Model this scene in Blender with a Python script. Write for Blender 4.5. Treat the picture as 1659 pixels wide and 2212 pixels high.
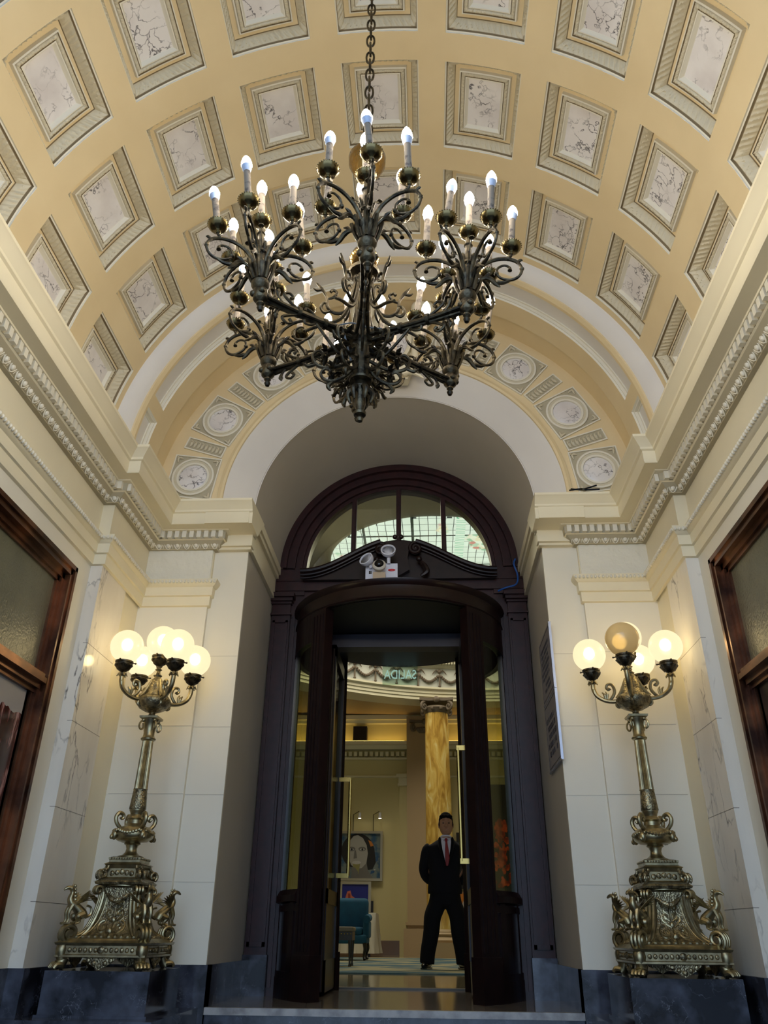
import bpy, bmesh, math, random
from math import sin, cos, pi, radians, atan2, sqrt, hypot
from mathutils import Matrix, Vector
random.seed(7)
for o in list(bpy.data.objects):
    bpy.data.objects.remove(o)
SC = bpy.context.scene
COL = SC.collection

# ------------------------------------------------------------ camera
p, yw, r = radians(28.533992), radians(3.242030), radians(-0.600633)
Ry = Matrix(((cos(yw), -sin(yw), 0), (sin(yw), cos(yw), 0), (0, 0, 1)))
Rp = Matrix(((1, 0, 0), (0, cos(p), -sin(p)), (0, sin(p), cos(p))))
Rr = Matrix(((cos(r), 0, sin(r)), (0, 1, 0), (-sin(r), 0, cos(r))))
M3 = Ry @ Rp @ Rr
right, fwd, up = M3.col[0], M3.col[1], M3.col[2]
cd = bpy.data.cameras.new('camera')
cam = bpy.data.objects.new('camera', cd); COL.objects.link(cam)
cam.matrix_world = Matrix(((right.x, up.x, -fwd.x, 0.22327), (right.y, up.y, -fwd.y, 0), (right.z, up.z, -fwd.z, .384), (0, 0, 0, 1)))
cd.sensor_fit = 'HORIZONTAL'; cd.sensor_width = 36; cd.lens = 36*1678.77/1659; cd.clip_start = .02; cd.clip_end = 200
SC.camera = cam

# ------------------------------------------------------------ light and exposure
w = bpy.data.worlds.new('daylight'); SC.world = w; w.use_nodes = True
bg = w.node_tree.nodes['Background']; bg.inputs[0].default_value = (.50, .70, 1.0, 1); bg.inputs[1].default_value = 2.5
SC.view_settings.view_transform = 'Standard'; SC.view_settings.look = 'None'
SC.view_settings.gamma = 1; SC.view_settings.exposure = 0.15; SC.view_settings.use_curve_mapping = False

def area(name, loc, rot, sx, sy, power, color):
    l = bpy.data.lights.new(name, 'AREA'); l.shape = 'RECTANGLE'; l.size = sx; l.size_y = sy; l.energy = power; l.color = color
    o = bpy.data.objects.new(name, l); o.location = loc; o.rotation_euler = rot; COL.objects.link(o); return o
# lobby ceiling lights (the warm lighting of the hall inside)
area('lobby_light', (-1.6, 14.0, 7.4), (0, 0, 0), 2.5, 2.5, 165, (1, .90, .72))
area('lobby_light', (3.0, 16.0, 7.4), (0, 0, 0), 2.5, 2.5, 120, (1, .90, .72))
BULB = 84.0      # chandelier bulbs
GLOBE = 1.15      # lamp globes
SKYL = 1.0       # stained glass

# ------------------------------------------------------------ materials
def srgb(c):
    return tuple(((x/255)/12.92 if x/255 <= .04045 else ((x/255+.055)/1.055)**2.4) for x in c)+(1,)
MATS = {}
def mat(name, col, rough=.5, metal=0, bump=None, var=None, emit=None, estr=0, spec=None, coat=0, trans=0, alpha=1):
    m = bpy.data.materials.new(name); m.use_nodes = True; nt = m.node_tree; b = nt.nodes['Principled BSDF']
    b.inputs['Base Color'].default_value = srgb(col); b.inputs['Roughness'].default_value = rough; b.inputs['Metallic'].default_value = metal
    if spec is not None: b.inputs['Specular IOR Level'].default_value = spec
    if coat: b.inputs['Coat Weight'].default_value = coat; b.inputs['Coat Roughness'].default_value = .12
    if trans: b.inputs['Transmission Weight'].default_value = trans
    if emit: b.inputs['Emission Color'].default_value = srgb(emit); b.inputs['Emission Strength'].default_value = estr
    tc = nt.nodes.new('ShaderNodeTexCoord')
    if var:   # (scale, colour2, lo, hi, detail)
        n = nt.nodes.new('ShaderNodeTexNoise'); n.inputs['Scale'].default_value = var[0]; n.inputs['Detail'].default_value = 6
        nt.links.new(tc.outputs['Object'], n.inputs['Vector'])
        cr = nt.nodes.new('ShaderNodeValToRGB'); cr.color_ramp.elements[0].position = var[2]; cr.color_ramp.elements[1].position = var[3]
        cr.color_ramp.elements[0].color = srgb(var[1]); cr.color_ramp.elements[1].color = srgb(col)
        nt.links.new(n.outputs['Fac'], cr.inputs['Fac']); nt.links.new(cr.outputs['Color'], b.inputs['Base Color'])
    if bump:  # (scale, strength, kind)
        if bump[2] == 'v':
            n = nt.nodes.new('ShaderNodeTexVoronoi'); n.inputs['Scale'].default_value = bump[0]; n.feature = 'SMOOTH_F1'; out = n.outputs['Distance']
        else:
            n = nt.nodes.new('ShaderNodeTexNoise'); n.inputs['Scale'].default_value = bump[0]; n.inputs['Detail'].default_value = 5; out = n.outputs['Fac']
        nt.links.new(tc.outputs['Object'], n.inputs['Vector'])
        bp = nt.nodes.new('ShaderNodeBump'); bp.inputs['Strength'].default_value = bump[1]; bp.inputs['Distance'].default_value = bump[3] if len(bump) > 3 else .01
        nt.links.new(out, bp.inputs['Height']); nt.links.new(bp.outputs['Normal'], b.inputs['Normal'])
    MATS[name] = m
    return m

def marble(name, base, vein, scale=6, width=.035, rough=.18, blotch=None, stretch=(1, 1, 1), mask=.5, rnd=True):
    m = bpy.data.materials.new(name); m.use_nodes = True; nt = m.node_tree; b = nt.nodes['Principled BSDF']; b.inputs['Roughness'].default_value = rough
    N = nt.nodes.new; L = nt.links.new
    tc = N('ShaderNodeTexCoord'); mp = N('ShaderNodeMapping'); mp.inputs['Scale'].default_value = stretch
    L(tc.outputs['Object'], mp.inputs['Vector'])
    src = mp.outputs['Vector']
    if rnd:
        oi = N('ShaderNodeObjectInfo'); vm = N('ShaderNodeVectorMath'); vm.operation = 'SCALE'; vm.inputs[0].default_value = (31.7, 17.3, 23.1); L(oi.outputs['Random'], vm.inputs['Scale'])
        ad = N('ShaderNodeVectorMath'); ad.operation = 'ADD'; L(src, ad.inputs[0]); L(vm.outputs[0], ad.inputs[1]); src = ad.outputs[0]
    n1 = N('ShaderNodeTexNoise'); n1.inputs['Scale'].default_value = scale*.8; n1.inputs['Detail'].default_value = 5; L(src, n1.inputs['Vector'])
    mx = N('ShaderNodeMix'); mx.data_type = 'VECTOR'; mx.inputs['Factor'].default_value = .35; L(src, mx.inputs[4]); L(n1.outputs['Color'], mx.inputs[5])
    v = N('ShaderNodeTexVoronoi'); v.feature = 'DISTANCE_TO_EDGE'; v.inputs['Scale'].default_value = scale; L(mx.outputs[1], v.inputs['Vector'])
    c1 = N('ShaderNodeValToRGB'); c1.color_ramp.elements[0].position = 0; c1.color_ramp.elements[1].position = width
    c1.color_ramp.elements[0].color = (1, 1, 1, 1); c1.color_ramp.elements[1].color = (0, 0, 0, 1); L(v.outputs['Distance'], c1.inputs['Fac'])
    n2 = N('ShaderNodeTexNoise'); n2.inputs['Scale'].default_value = scale*.6; n2.inputs['Detail'].default_value = 3; L(src, n2.inputs['Vector'])
    c2 = N('ShaderNodeValToRGB'); c2.color_ramp.elements[0].position = mask-.05; c2.color_ramp.elements[1].position = mask+.12; L(n2.outputs['Fac'], c2.inputs['Fac'])
    mu = N('ShaderNodeMath'); mu.operation = 'MULTIPLY'; L(c1.outputs['Color'], mu.inputs[0]); L(c2.outputs['Color'], mu.inputs[1])
    bl = N('ShaderNodeMix'); bl.data_type = 'RGBA'; bl.inputs[6].default_value = srgb(base); bl.inputs[7].default_value = srgb(blotch or base)
    n3 = N('ShaderNodeTexNoise'); n3.inputs['Scale'].default_value = scale*.5; n3.inputs['Detail'].default_value = 8; L(src, n3.inputs['Vector'])
    c3 = N('ShaderNodeValToRGB'); c3.color_ramp.elements[0].position = .42; c3.color_ramp.elements[1].position = .68; L(n3.outputs['Fac'], c3.inputs['Fac']); L(c3.outputs['Color'], bl.inputs['Factor'])
    fm = N('ShaderNodeMix'); fm.data_type = 'RGBA'; L(mu.outputs[0], fm.inputs['Factor']); L(bl.outputs[2], fm.inputs[6]); fm.inputs[7].default_value = srgb(vein)
    L(fm.outputs[2], b.inputs['Base Color'])
    MATS[name] = m
    return m

YEL = mat('vault_paint', (229, 208, 165), .55, var=(2.5, (221, 199, 155), .3, .7))
CRM = mat('cream_paint', (238, 227, 196), .5, var=(1.7, (228, 217, 188), .3, .7))
WAL = mat('wall_plaster', (236, 229, 210), .5, var=(1.2, (228, 221, 203), .3, .7))
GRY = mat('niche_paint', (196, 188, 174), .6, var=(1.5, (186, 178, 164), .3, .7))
WHT = mat('white_plaster', (226, 221, 214), .5, var=(2, (216, 211, 205), .3, .7))
ORN = mat('plaster_ornament', (207, 197, 171), .5, bump=(60, .35, 'n'))
DKL = mat('groove_dark_line', (128, 112, 84), .6); DKM = mat('bed_darker_tone', (178, 168, 142), .6)  # darker tones for thin groove bands and the beds behind ornament
ORW = mat('plaster_ornament_light', (226, 220, 203), .45)
ROU = mat('rough_frieze', (232, 226, 208), .55, bump=(9, .8, 'n', .03))
MAR = marble('panel_marble', (232, 227, 224), (60, 55, 60), 9, .045, .22, (215, 208, 205), mask=.47)
PIL = marble('pilaster_marble', (233, 226, 212), (90, 82, 80), 7, .045, .12, (222, 213, 198), (1, 1, .35), mask=.55)
BLK = marble('black_marble', (25, 26, 33), (140, 144, 154), 11, .014, .12, (88, 92, 106), mask=.55)
WOD = mat('mahogany', (54, 24, 23), .36, var=(14, (36, 16, 17), .3, .7), bump=(35, .06, 'n'), spec=.32)
WO2 = mat('mahogany_dark', (36, 20, 18), .3, var=(14, (24, 13, 13), .3, .7), spec=.35)
BRZ = mat('window_bronze', (128, 84, 56), .28, .75, var=(5, (60, 36, 26), .35, .65))
BRO = mat('dark_bronze', (98, 88, 68), .38, .88, var=(30, (54, 49, 42), .35, .65), bump=(90, .25, 'n'))
PAN = mat('drip_pan_brass', (112, 98, 66), .24, 1.0)
BRA = mat('brass', (178, 164, 126), .34, .95, var=(25, (140, 128, 98), .35, .65))
REL = mat('chased_brass', (170, 156, 120), .38, .9, var=(40, (110, 100, 78), .38, .62), bump=(130, .5, 'v', .006))
PBR = mat('polished_brass', (160, 136, 78), .25, 1.0)
AMB = mat('gilt_glass', (140, 112, 64), .12, .9)
CAN = mat('candle_sleeve', (128, 117, 104), .7, var=(40, (74, 66, 62), .38, .5))
CER = mat('bulb_collar', (176, 190, 216), .3)
BUL = mat('bulb_glow', (255, 255, 255), .3, emit=(255, 243, 222), estr=BULB)
def globemat():
    m = bpy.data.materials.new('globe_opal'); m.use_nodes = True; nt = m.node_tree
    for n in list(nt.nodes): nt.nodes.remove(n)
    N = nt.nodes.new; L = nt.links.new; o = N('ShaderNodeOutputMaterial'); e = N('ShaderNodeEmission'); e.inputs[0].default_value = (1, .84, .52, 1); e.inputs[1].default_value = GLOBE
    r_ = N('ShaderNodeBsdfRefraction'); r_.inputs['Roughness'].default_value = .62; r_.inputs['IOR'].default_value = 1.08; r_.inputs[0].default_value = (1, .97, .9, 1)
    g = N('ShaderNodeBsdfGlossy'); g.inputs['Roughness'].default_value = .15
    a = N('ShaderNodeMixShader'); a.inputs[0].default_value = .35; L(e.outputs[0], a.inputs[1]); L(r_.outputs[0], a.inputs[2])
    b = N('ShaderNodeMixShader'); b.inputs[0].default_value = .05; L(a.outputs[0], b.inputs[1]); L(g.outputs[0], b.inputs[2]); L(b.outputs[0], o.inputs[0]); return m
GLO = globemat(); FIL = mat('lamp_filament', (255, 255, 255), .5, emit=(255, 226, 160), estr=34)
GLD = mat('globe_unlit', (196, 176, 132), .12, emit=(255, 210, 130), estr=.12, trans=.3)
PNG = mat('frosted_pane', (112, 108, 84), .16, var=(3, (96, 94, 74), .3, .7), bump=(70, .35, 'n', .01))
STN = mat('threshold_stone', (128, 118, 108), .12, var=(4, (104, 96, 88), .3, .7))
NOS = mat('step_nosing', (176, 172, 168), .3, var=(12, (130, 126, 124), .35, .6))
PAV = mat('pavement', (150, 150, 148), .7)
LCR = mat('lobby_cream', (208, 196, 142), .6)
LWH = mat('lobby_white', (226, 220, 190), .6)
LTA = mat('lobby_tan', (176, 152, 116), .6)
LOR = mat('lobby_ornament', (112, 98, 80), .6, bump=(40, .4, 'n'))
LBD = mat('lobby_base_stone', (112, 88, 64), .3)
LFL = mat('lobby_floor_stone', (150, 138, 108), .08, var=(1.2, (124, 114, 92), .35, .6))
LCE = mat('lobby_dark_ceiling', (110, 104, 84), .7)
SUIT = mat('navy_suit', (10, 11, 20), .85, spec=.2)
SHI = mat('white_shirt', (196, 196, 216), .7)
TIE = mat('red_tie', (120, 16, 34), .5)
SKN = mat('skin', (150, 108, 86), .5)
HAI = mat('black_hair', (10, 9, 9), .9, spec=.1)
SHO = mat('black_leather', (10, 10, 12), .2)
TEA = mat('teal_velvet', (18, 84, 112), .8, var=(6, (14, 66, 92), .3, .7))
LEG = mat('dark_chair_wood', (14, 9, 7), .35)
CLO = mat('white_cloth', (200, 196, 180), .8)
SIL = mat('picture_silver', (170, 160, 140), .3, .7)
WPL = mat('white_plastic', (226, 228, 240), .35)
BPL = mat('black_plastic', (8, 8, 10), .08)
CHR = mat('reflector', (220, 225, 235), .12, 1.0)
RED = mat('red_badge', (210, 24, 30), .3)
BLU = mat('blue_cable', (26, 78, 150), .4)
SGN = mat('notice_board', (150, 144, 142), .35)
INK = mat('notice_ink', (58, 52, 56), .5)
ALU = mat('frame_metal', (200, 202, 214), .25, .6)
EDG = mat('white_edge_paint', (205, 216, 232), .5)

def flat(name, col, rough=.6): return mat(name, col, rough)

def glassmat(name, tint, refl=.12):
    m = bpy.data.materials.new(name); m.use_nodes = True; nt = m.node_tree
    for n in list(nt.nodes): nt.nodes.remove(n)
    N = nt.nodes.new; o = N('ShaderNodeOutputMaterial'); mx = N('ShaderNodeMixShader'); t = N('ShaderNodeBsdfTransparent'); g = N('ShaderNodeBsdfGlossy')
    t.inputs[0].default_value = tint; g.inputs['Roughness'].default_value = .02; g.inputs[0].default_value = (1, 1, 1, 1); mx.inputs[0].default_value = refl
    nt.links.new(t.outputs[0], mx.inputs[1]); nt.links.new(g.outputs[0], mx.inputs[2]); nt.links.new(mx.outputs[0], o.inputs[0]); return m
GLS = glassmat('door_glass', (.88, .90, .82, 1), .06)
GLF = glassmat('fanlight_glass', (.9, .93, .86, 1), .05)
GLC = glassmat('sign_glass', (.80, .92, .86, 1), .10)
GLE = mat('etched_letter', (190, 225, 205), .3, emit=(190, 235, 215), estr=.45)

# column of streaked yellow marble
def scagliola():
    m = bpy.data.materials.new('yellow_marble'); m.use_nodes = True; nt = m.node_tree; b = nt.nodes['Principled BSDF']; b.inputs['Roughness'].default_value = .15
    N = nt.nodes.new; L = nt.links.new
    tc = N('ShaderNodeTexCoord'); mp = N('ShaderNodeMapping'); mp.inputs['Rotation'].default_value = (0, .5, 0); mp.inputs['Scale'].default_value = (3.2, 3.2, .8); L(tc.outputs['Object'], mp.inputs['Vector'])
    n = N('ShaderNodeTexNoise'); n.inputs['Scale'].default_value = 2.2; n.inputs['Detail'].default_value = 6; n.inputs['Distortion'].default_value = 1.4; L(mp.outputs[0], n.inputs['Vector'])
    c = N('ShaderNodeValToRGB'); c.color_ramp.elements[0].position = .3; c.color_ramp.elements[0].color = srgb((160, 118, 50)); c.color_ramp.elements[1].position = .75; c.color_ramp.elements[1].color = srgb((238, 230, 190))
    e = c.color_ramp.elements.new(.5); e.color = srgb((212, 172, 84)); e = c.color_ramp.elements.new(.63); e.color = srgb((228, 200, 118))
    L(n.outputs['Fac'], c.inputs['Fac']); L(c.outputs['Color'], b.inputs['Base Color']); return m
YMB = scagliola()

# ------------------------------------------------------------ mesh builder
class MB:
    def __init__(s): s.v = []; s.f = []; s.mi = []
    def add(s, vs, fs, m=0):
        n = len(s.v); s.v += [tuple(q) for q in vs]; s.f += [tuple(i+n for i in f) for f in fs]; s.mi += [m]*len(fs); return s
    def box(s, a, b, m=0):
        x0, y0, z0 = a; x1, y1, z1 = b
        return s.add([(x0, y0, z0), (x1, y0, z0), (x1, y1, z0), (x0, y1, z0), (x0, y0, z1), (x1, y0, z1), (x1, y1, z1), (x0, y1, z1)],
                     [(0, 3, 2, 1), (4, 5, 6, 7), (0, 1, 5, 4), (1, 2, 6, 5), (2, 3, 7, 6), (3, 0, 4, 7)], m)
    def taper(s, c, z0, h0, z1, h1, m=0, ch=0):   # square slab: half sizes h0 at z0 and h1 at z1
        x, y = c; vs = []
        for z, h in ((z0, h0), (z1, h1)): vs += [(x-h, y-h, z), (x+h, y-h, z), (x+h, y+h, z), (x-h, y+h, z)]
        return s.add(vs, [(0, 3, 2, 1), (4, 5, 6, 7), (0, 1, 5, 4), (1, 2, 6, 5), (2, 3, 7, 6), (3, 0, 4, 7)], m)
    def squares(s, c, prof, m=0):                 # lofted square sections [(half, z)]
        x, y = c; vs = []; fs = []
        for h, z in prof: vs += [(x-h, y-h, z), (x+h, y-h, z), (x+h, y+h, z), (x-h, y+h, z)]
        for i in range(len(prof)-1):
            for k in range(4): a = i*4+k; b = i*4+(k+1) % 4; fs.append((a, b, b+4, a+4))
        fs.append((3, 2, 1, 0)); n = 4*(len(prof)-1); fs.append((n, n+1, n+2, n+3)); return s.add(vs, fs, m)
    def lathe(s, prof, c=(0, 0, 0), seg=24, m=0, flute=0, fl=0):   # prof [(r,z)]
        vs = []; fs = []
        for rr, z in prof:
            for k in range(seg):
                a = 2*pi*k/seg; q = rr*(1-(fl if flute and (k % 2) else 0)); vs.append((c[0]+q*cos(a), c[1]+q*sin(a), c[2]+z))
        for i in range(len(prof)-1):
            for k in range(seg): a = i*seg+k; b = i*seg+(k+1) % seg; fs.append((a, b, b+seg, a+seg))
        if prof[0][0] > 1e-5: fs.append(tuple(range(seg))[::-1])
        if prof[-1][0] > 1e-5: n = (len(prof)-1)*seg; fs.append(tuple(range(n, n+seg)))
        return s.add(vs, fs, m)
    def tube(s, pts, rad, seg=8, m=0, closed=False, flat=1.0, upv=None):
        pts = [Vector(q) for q in pts]; n = len(pts); R = rad if isinstance(rad, (list, tuple)) else [rad]*n
        vs = []; fs = []; prev = None
        for i, q in enumerate(pts):
            if closed: t = pts[(i+1) % n]-pts[i-1]
            else: t = pts[min(i+1, n-1)]-pts[max(i-1, 0)]
            if t.length < 1e-9: t = Vector((0, 0, 1))
            t.normalize()
            if prev is None:
                ref = Vector(upv) if upv else (Vector((0, 0, 1)) if abs(t.z) < .9 else Vector((1, 0, 0)))
                u = t.cross(ref).normalized()
            else:
                u = prev-t*prev.dot(t)
                if u.length < 1e-6: u = t.orthogonal()
                u.normalize()
            prev = u; vv = t.cross(u)
            for k in range(seg):
                a = 2*pi*k/seg; vs.append(q+u*(R[i]*cos(a))+vv*(R[i]*flat*sin(a)))
        for i in range(n if closed else n-1):
            j = (i+1) % n
            for k in range(seg): k2 = (k+1) % seg; fs.append((i*seg+k, i*seg+k2, j*seg+k2, j*seg+k))
        if not closed: fs.append(tuple(range(seg))[::-1]); fs.append(tuple((n-1)*seg+k for k in range(seg)))
        return s.add(vs, fs, m)
    def ball(s, c, rx, ry=None, rz=None, seg=12, rings=8, m=0):
        ry = ry or rx; rz = rz or rx; vs = [(c[0], c[1], c[2]-rz)]; fs = []
        for i in range(1, rings):
            t = -pi/2+pi*i/rings
            for k in range(seg): a = 2*pi*k/seg; vs.append((c[0]+rx*cos(t)*cos(a), c[1]+ry*cos(t)*sin(a), c[2]+rz*sin(t)))
        vs.append((c[0], c[1], c[2]+rz)); L = len(vs)-1
        for k in range(seg): fs.append((0, 1+(k+1) % seg, 1+k)); fs.append((L, L-seg+k, L-seg+(k+1) % seg))
        for i in range(rings-2):
            for k in range(seg): a = 1+i*seg+k; b = 1+i*seg+(k+1) % seg; fs.append((a, b, b+seg, a+seg))
        return s.add(vs, fs, m)
    def prism(s, poly, axis, a, b, m=0):          # polygon of 2D points pushed along an axis between a and b
        def P(q, t):
            if axis == 'y': return (q[0], t, q[1])
            if axis == 'x': return (t, q[0], q[1])
            return (q[0], q[1], t)
        n = len(poly); vs = [P(q, a) for q in poly]+[P(q, b) for q in poly]
        fs = [tuple(range(n))[::-1], tuple(range(n, 2*n))]+[(i, (i+1) % n, (i+1) % n+n, i+n) for i in range(n)]
        return s.add(vs, fs, m)
    def band(s, outer, inner, axis, a, b, m=0, closed=True):   # ring between two equal-length outlines, with depth
        def P(q, t): return (q[0], t, q[1]) if axis == 'y' else (t, q[0], q[1])
        n = len(outer); vs = [P(q, a) for q in outer]+[P(q, a) for q in inner]+[P(q, b) for q in outer]+[P(q, b) for q in inner]; fs = []
        for i in range(n if closed else n-1):
            j = (i+1) % n; fs += [(i, j, n+j, n+i), (2*n+i, 3*n+i, 3*n+j, 2*n+j), (i, 2*n+i, 2*n+j, j), (n+i, n+j, 3*n+j, 3*n+i)]
        if not closed: fs += [(0, n, 3*n, 2*n), (n-1, 3*n-1, 4*n-1, 2*n-1)]
        return s.add(vs, fs, m)
    def join(s, o, mt=None, m=None):
        n = len(s.v); s.v += [tuple(mt @ Vector(q)) if mt else q for q in o.v]; s.f += [tuple(i+n for i in f) for f in o.f]
        s.mi += [m]*len(o.f) if m is not None else o.mi; return s
    def mesh(s, name, mats, smooth=40):
        me = bpy.data.meshes.new(name); me.from_pydata(s.v, [], s.f)
        mats = mats if isinstance(mats, (list, tuple)) else [mats]
        for x in mats: me.materials.append(x)
        if len(mats) > 1: me.polygons.foreach_set('material_index', s.mi)
        bm = bmesh.new(); bm.from_mesh(me); bmesh.ops.recalc_face_normals(bm, faces=bm.faces); bm.to_mesh(me); bm.free()
        if smooth: me.shade_smooth(); me.set_sharp_from_angle(angle=radians(smooth))
        return me
    def build(s, name, mats, parent=None, smooth=40, loc=None):
        o = bpy.data.objects.new(name, s.mesh(name, mats, smooth)); COL.objects.link(o)
        if parent: o.parent = parent
        if loc: o.location = loc
        return o

def empty(name, loc=(0, 0, 0), rz=0, parent=None):
    o = bpy.data.objects.new(name, None); COL.objects.link(o); o.location = loc; o.rotation_euler = (0, 0, rz); o.empty_display_size = .1
    if parent: o.parent = parent
    return o
def tag(o, label, cat, group=None):
    o['label'] = label; o['category'] = cat
    if group: o['group'] = group
    return o
def st(o): o['kind'] = 'structure'; return o
def lab(o, l): o['label'] = l; return o
def cp(o, parent=None, loc=None, rz=None):
    c = o.copy(); COL.objects.link(c)
    if parent: c.parent = parent
    if loc is not None: c.location = loc
    if rz is not None: c.rotation_euler = (0, 0, rz)
    return c
def smoothpts(P, n=6):                      # Catmull-Rom through P
    P = [Vector(q) for q in P]; out = []
    for i in range(len(P)-1):
        a = P[max(i-1, 0)]; b = P[i]; c = P[i+1]; d = P[min(i+2, len(P)-1)]
        for k in range(n):
            t = k/n; out.append(.5*((2*b)+(c-a)*t+(2*a-5*b+4*c-d)*t*t+(3*b-a-3*c+d)*t**3))
    out.append(P[-1]); return out
def lerp(R, n):                             # radii resampled to n values
    out = []
    for i in range(n):
        t = i/(n-1)*(len(R)-1); k = min(int(t), len(R)-2); out.append(R[k]+(R[k+1]-R[k])*(t-k))
    return out
def stube(mb, P, R, seg=7, n=6, m=0, flat=1.0):
    q = smoothpts(P, n); mb.tube(q, lerp(R, len(q)) if isinstance(R, (list, tuple)) else R, seg, m, flat=flat); return mb
def spiral(c, r0, r1, a0, a1, n=20, f=None):    # points of a spiral in a plane; f maps (u,v) -> 3D
    out = []
    for i in range(n+1):
        t = i/n; a = a0+(a1-a0)*t; q = r0+(r1-r0)*t; out.append(f(c[0]+q*cos(a), c[1]+q*sin(a)))
    return out

# ============================================================ STRUCTURE
VR, VC = 1.924, 3.262           # vault radius, height of its axis
YB = -0.8                       # where the porch opens to the street

def mirror(fn):
    for s in (-1, 1): fn(s)

# ---- floors
st(MB().box((-1.135, YB, -.4), (1.135, 5.3, -.17)).build('floor', BLK))
pl = MB()
for s in (-1, 1): pl.box((min(s*1.13, s*2.0), 4.42, -.4), (max(s*1.13, s*2.0), 5.42, 0))
for s in (-1, 1): pl.box((min(s*1.13, s*2.0), YB, -.4), (max(s*1.13, s*2.0), 4.42, -.17))
st(pl.build('trim_1', BLK, smooth=0))
t = st(MB().box((-1.13, 5.33, -.2), (1.13, 7.6, 0)).build('trim_2', STN, smooth=0))
MB().box((-1.13, 5.3, -.035), (1.13, 5.345, .001)).build('step_nosing', NOS, t, smooth=0)
MB().box((-1.13, 5.315, -.2), (1.13, 5.33, -.035)).build('step_riser', BLK, t, smooth=0)
st(MB().box((-14, -16, -.45), (14, YB, -.35)).build('floor_street', PAV, smooth=0))
for s, nm in ((-1, 'left'), (1, 'right')): pass

# ---- side walls
def sidewall(s, name):
    W = MB()
    X = s*1.95
    def q(y0, z0, y1, z1, x=X, x2=None):
        x2 = x2 if x2 is not None else s*2.25
        W.box((min(x, x2), y0, z0), (max(x, x2), y1, z1))
    q(4.31, -.4, 4.53, 3.26)             # strip beside the window
    q(YB, 2.365, 4.31, 3.26)              # above window
    q(YB, -.4, 4.31, .3)                  # under window
    q(YB, .3, 1.2, 2.365)
    o = st(W.build(name, WAL, smooth=0))
    # pilaster of marble at the corner, its recessed return
    P = MB().box((min(s*1.87, s*2.2), 4.53, .2), (max(s*1.87, s*2.2), 4.965, 2.50)).build('marble_pilaster', PIL, o, smooth=0)
    J = MB()
    for z in (.52, 1.0, 1.48, 1.96): J.box((min(s*1.8695, s*1.9), 4.5295, z), (max(s*1.8695, s*1.9), 4.966, z+.003))
    J.build('joint', flat('marble_joint'+name, (120, 112, 100)), o, smooth=0)  # dark joint lines across the marble pilaster
    MB().box((min(s*1.885, s*2.2), 4.98, 0), (max(s*1.885, s*2.2), 5.5, 3.24)).box((min(s*1.9, s*2.2), 4.96, 0), (max(s*1.9, s*2.2), 4.985, 3.2)).build('return_strip', CRM, o, smooth=0)
    MB().box((min(s*1.87, s*2.2), 4.53, 2.5), (max(s*1.87, s*2.2), 5.3, 3.24)).build('frieze_block', WAL, o, smooth=0)
    E = MB().box((min(s*1.94, s*1.952), 4.296, .22), (max(s*1.94, s*1.952), 4.318, 2.372)); E.build('painted_edge', EDG, o, smooth=0)
    return o
sidewall(-1, 'wall_left'); sidewall(1, 'wall_right')

# ---- back wall (both sides of the niche)
B = MB()
for s in (-1, 1):
    B.box((min(s*1.37, s*2.1), 5.27, 0), (max(s*1.37, s*2.1), 5.325, 3.24))
    B.box((min(s*1.112, s*1.37), 5.305, 0), (max(s*1.112, s*1.37), 5.33, 3.24))
back = st(B.build('wall_back', WAL, smooth=0))
Jn = MB()
for s in (-1, 1):
    for z in (.66, 1.18, 1.62, 2.12): Jn.box((min(s*1.373, s*1.87), 5.268, z), (max(s*1.373, s*1.87), 5.272, z+.003)).box((min(s*1.113, s*1.37), 5.3035, z), (max(s*1.113, s*1.37), 5.307, z+.003))
Jn.build('stone_joint', flat('joint_line', (198, 190, 172)), back, smooth=0)
for s in (-1, 1):
    MB().box((min(s*1.372, s*1.866), 5.256, 2.69), (max(s*1.372, s*1.868), 5.272, 2.94)).build('rough_frieze', ROU, back, smooth=0)
    c = MB(); x0, x1 = min(s*1.075, s*1.37), max(s*1.075, s*1.37)
    c.box((x0, 5.235, 2.965), (x1, 5.32, 3.06)).box((x0+(.01 if s > 0 else 0), 5.26, 2.945), (x1-(0 if s > 0 else .01), 5.32, 2.967))
    c.build('impost_block', CRM, back, smooth=0)
    MB().box((min(s*1.07, s*1.4), 5.04, 3.06), (max(s*1.07, s*1.4), 5.33, 3.155)).build('impost_fascia', CRM, back, smooth=0)

# ---- niche jambs with impost band and barrel
nj = MB()
for s in (-1, 1):
    nj.box((min(s*1.112, s*1.4), 5.33, 0), (max(s*1.112, s*1.4), 6.46, 3.28))
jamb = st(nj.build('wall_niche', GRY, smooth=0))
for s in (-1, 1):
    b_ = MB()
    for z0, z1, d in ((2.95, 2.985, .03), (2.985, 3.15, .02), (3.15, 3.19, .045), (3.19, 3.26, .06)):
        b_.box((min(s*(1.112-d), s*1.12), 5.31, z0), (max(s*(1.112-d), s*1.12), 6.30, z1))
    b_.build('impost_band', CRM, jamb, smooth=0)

def arcsurf(stations, a0=-90, a1=90, n=96, c=VC):    # stations (y, R) ; angle from vertical
    vs = []; fs = []
    for y, R in stations:
        for k in range(n+1): a = radians(a0+(a1-a0)*k/n); vs.append((R*sin(a), y, c+R*cos(a)))
    for i in range(len(stations)-1):
        for k in range(n): a = i*(n+1)+k; fs.append((a, a+1, a+n+2, a+n+1))
    return MB().add(vs, fs)
NC = 3.268
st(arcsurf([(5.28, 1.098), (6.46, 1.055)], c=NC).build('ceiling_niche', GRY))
arch = st(arcsurf([(5.10, 1.325), (5.10, 1.305), (5.285, 1.10), (5.285, 1.09)], c=NC).build('trim_3', WHT))
arcsurf([(5.11, 1.30), (5.09, 1.305), (5.08, 1.32), (5.09, 1.345), (5.11, 1.35)], c=NC).build('arch_bead', YEL, arch)

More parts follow.
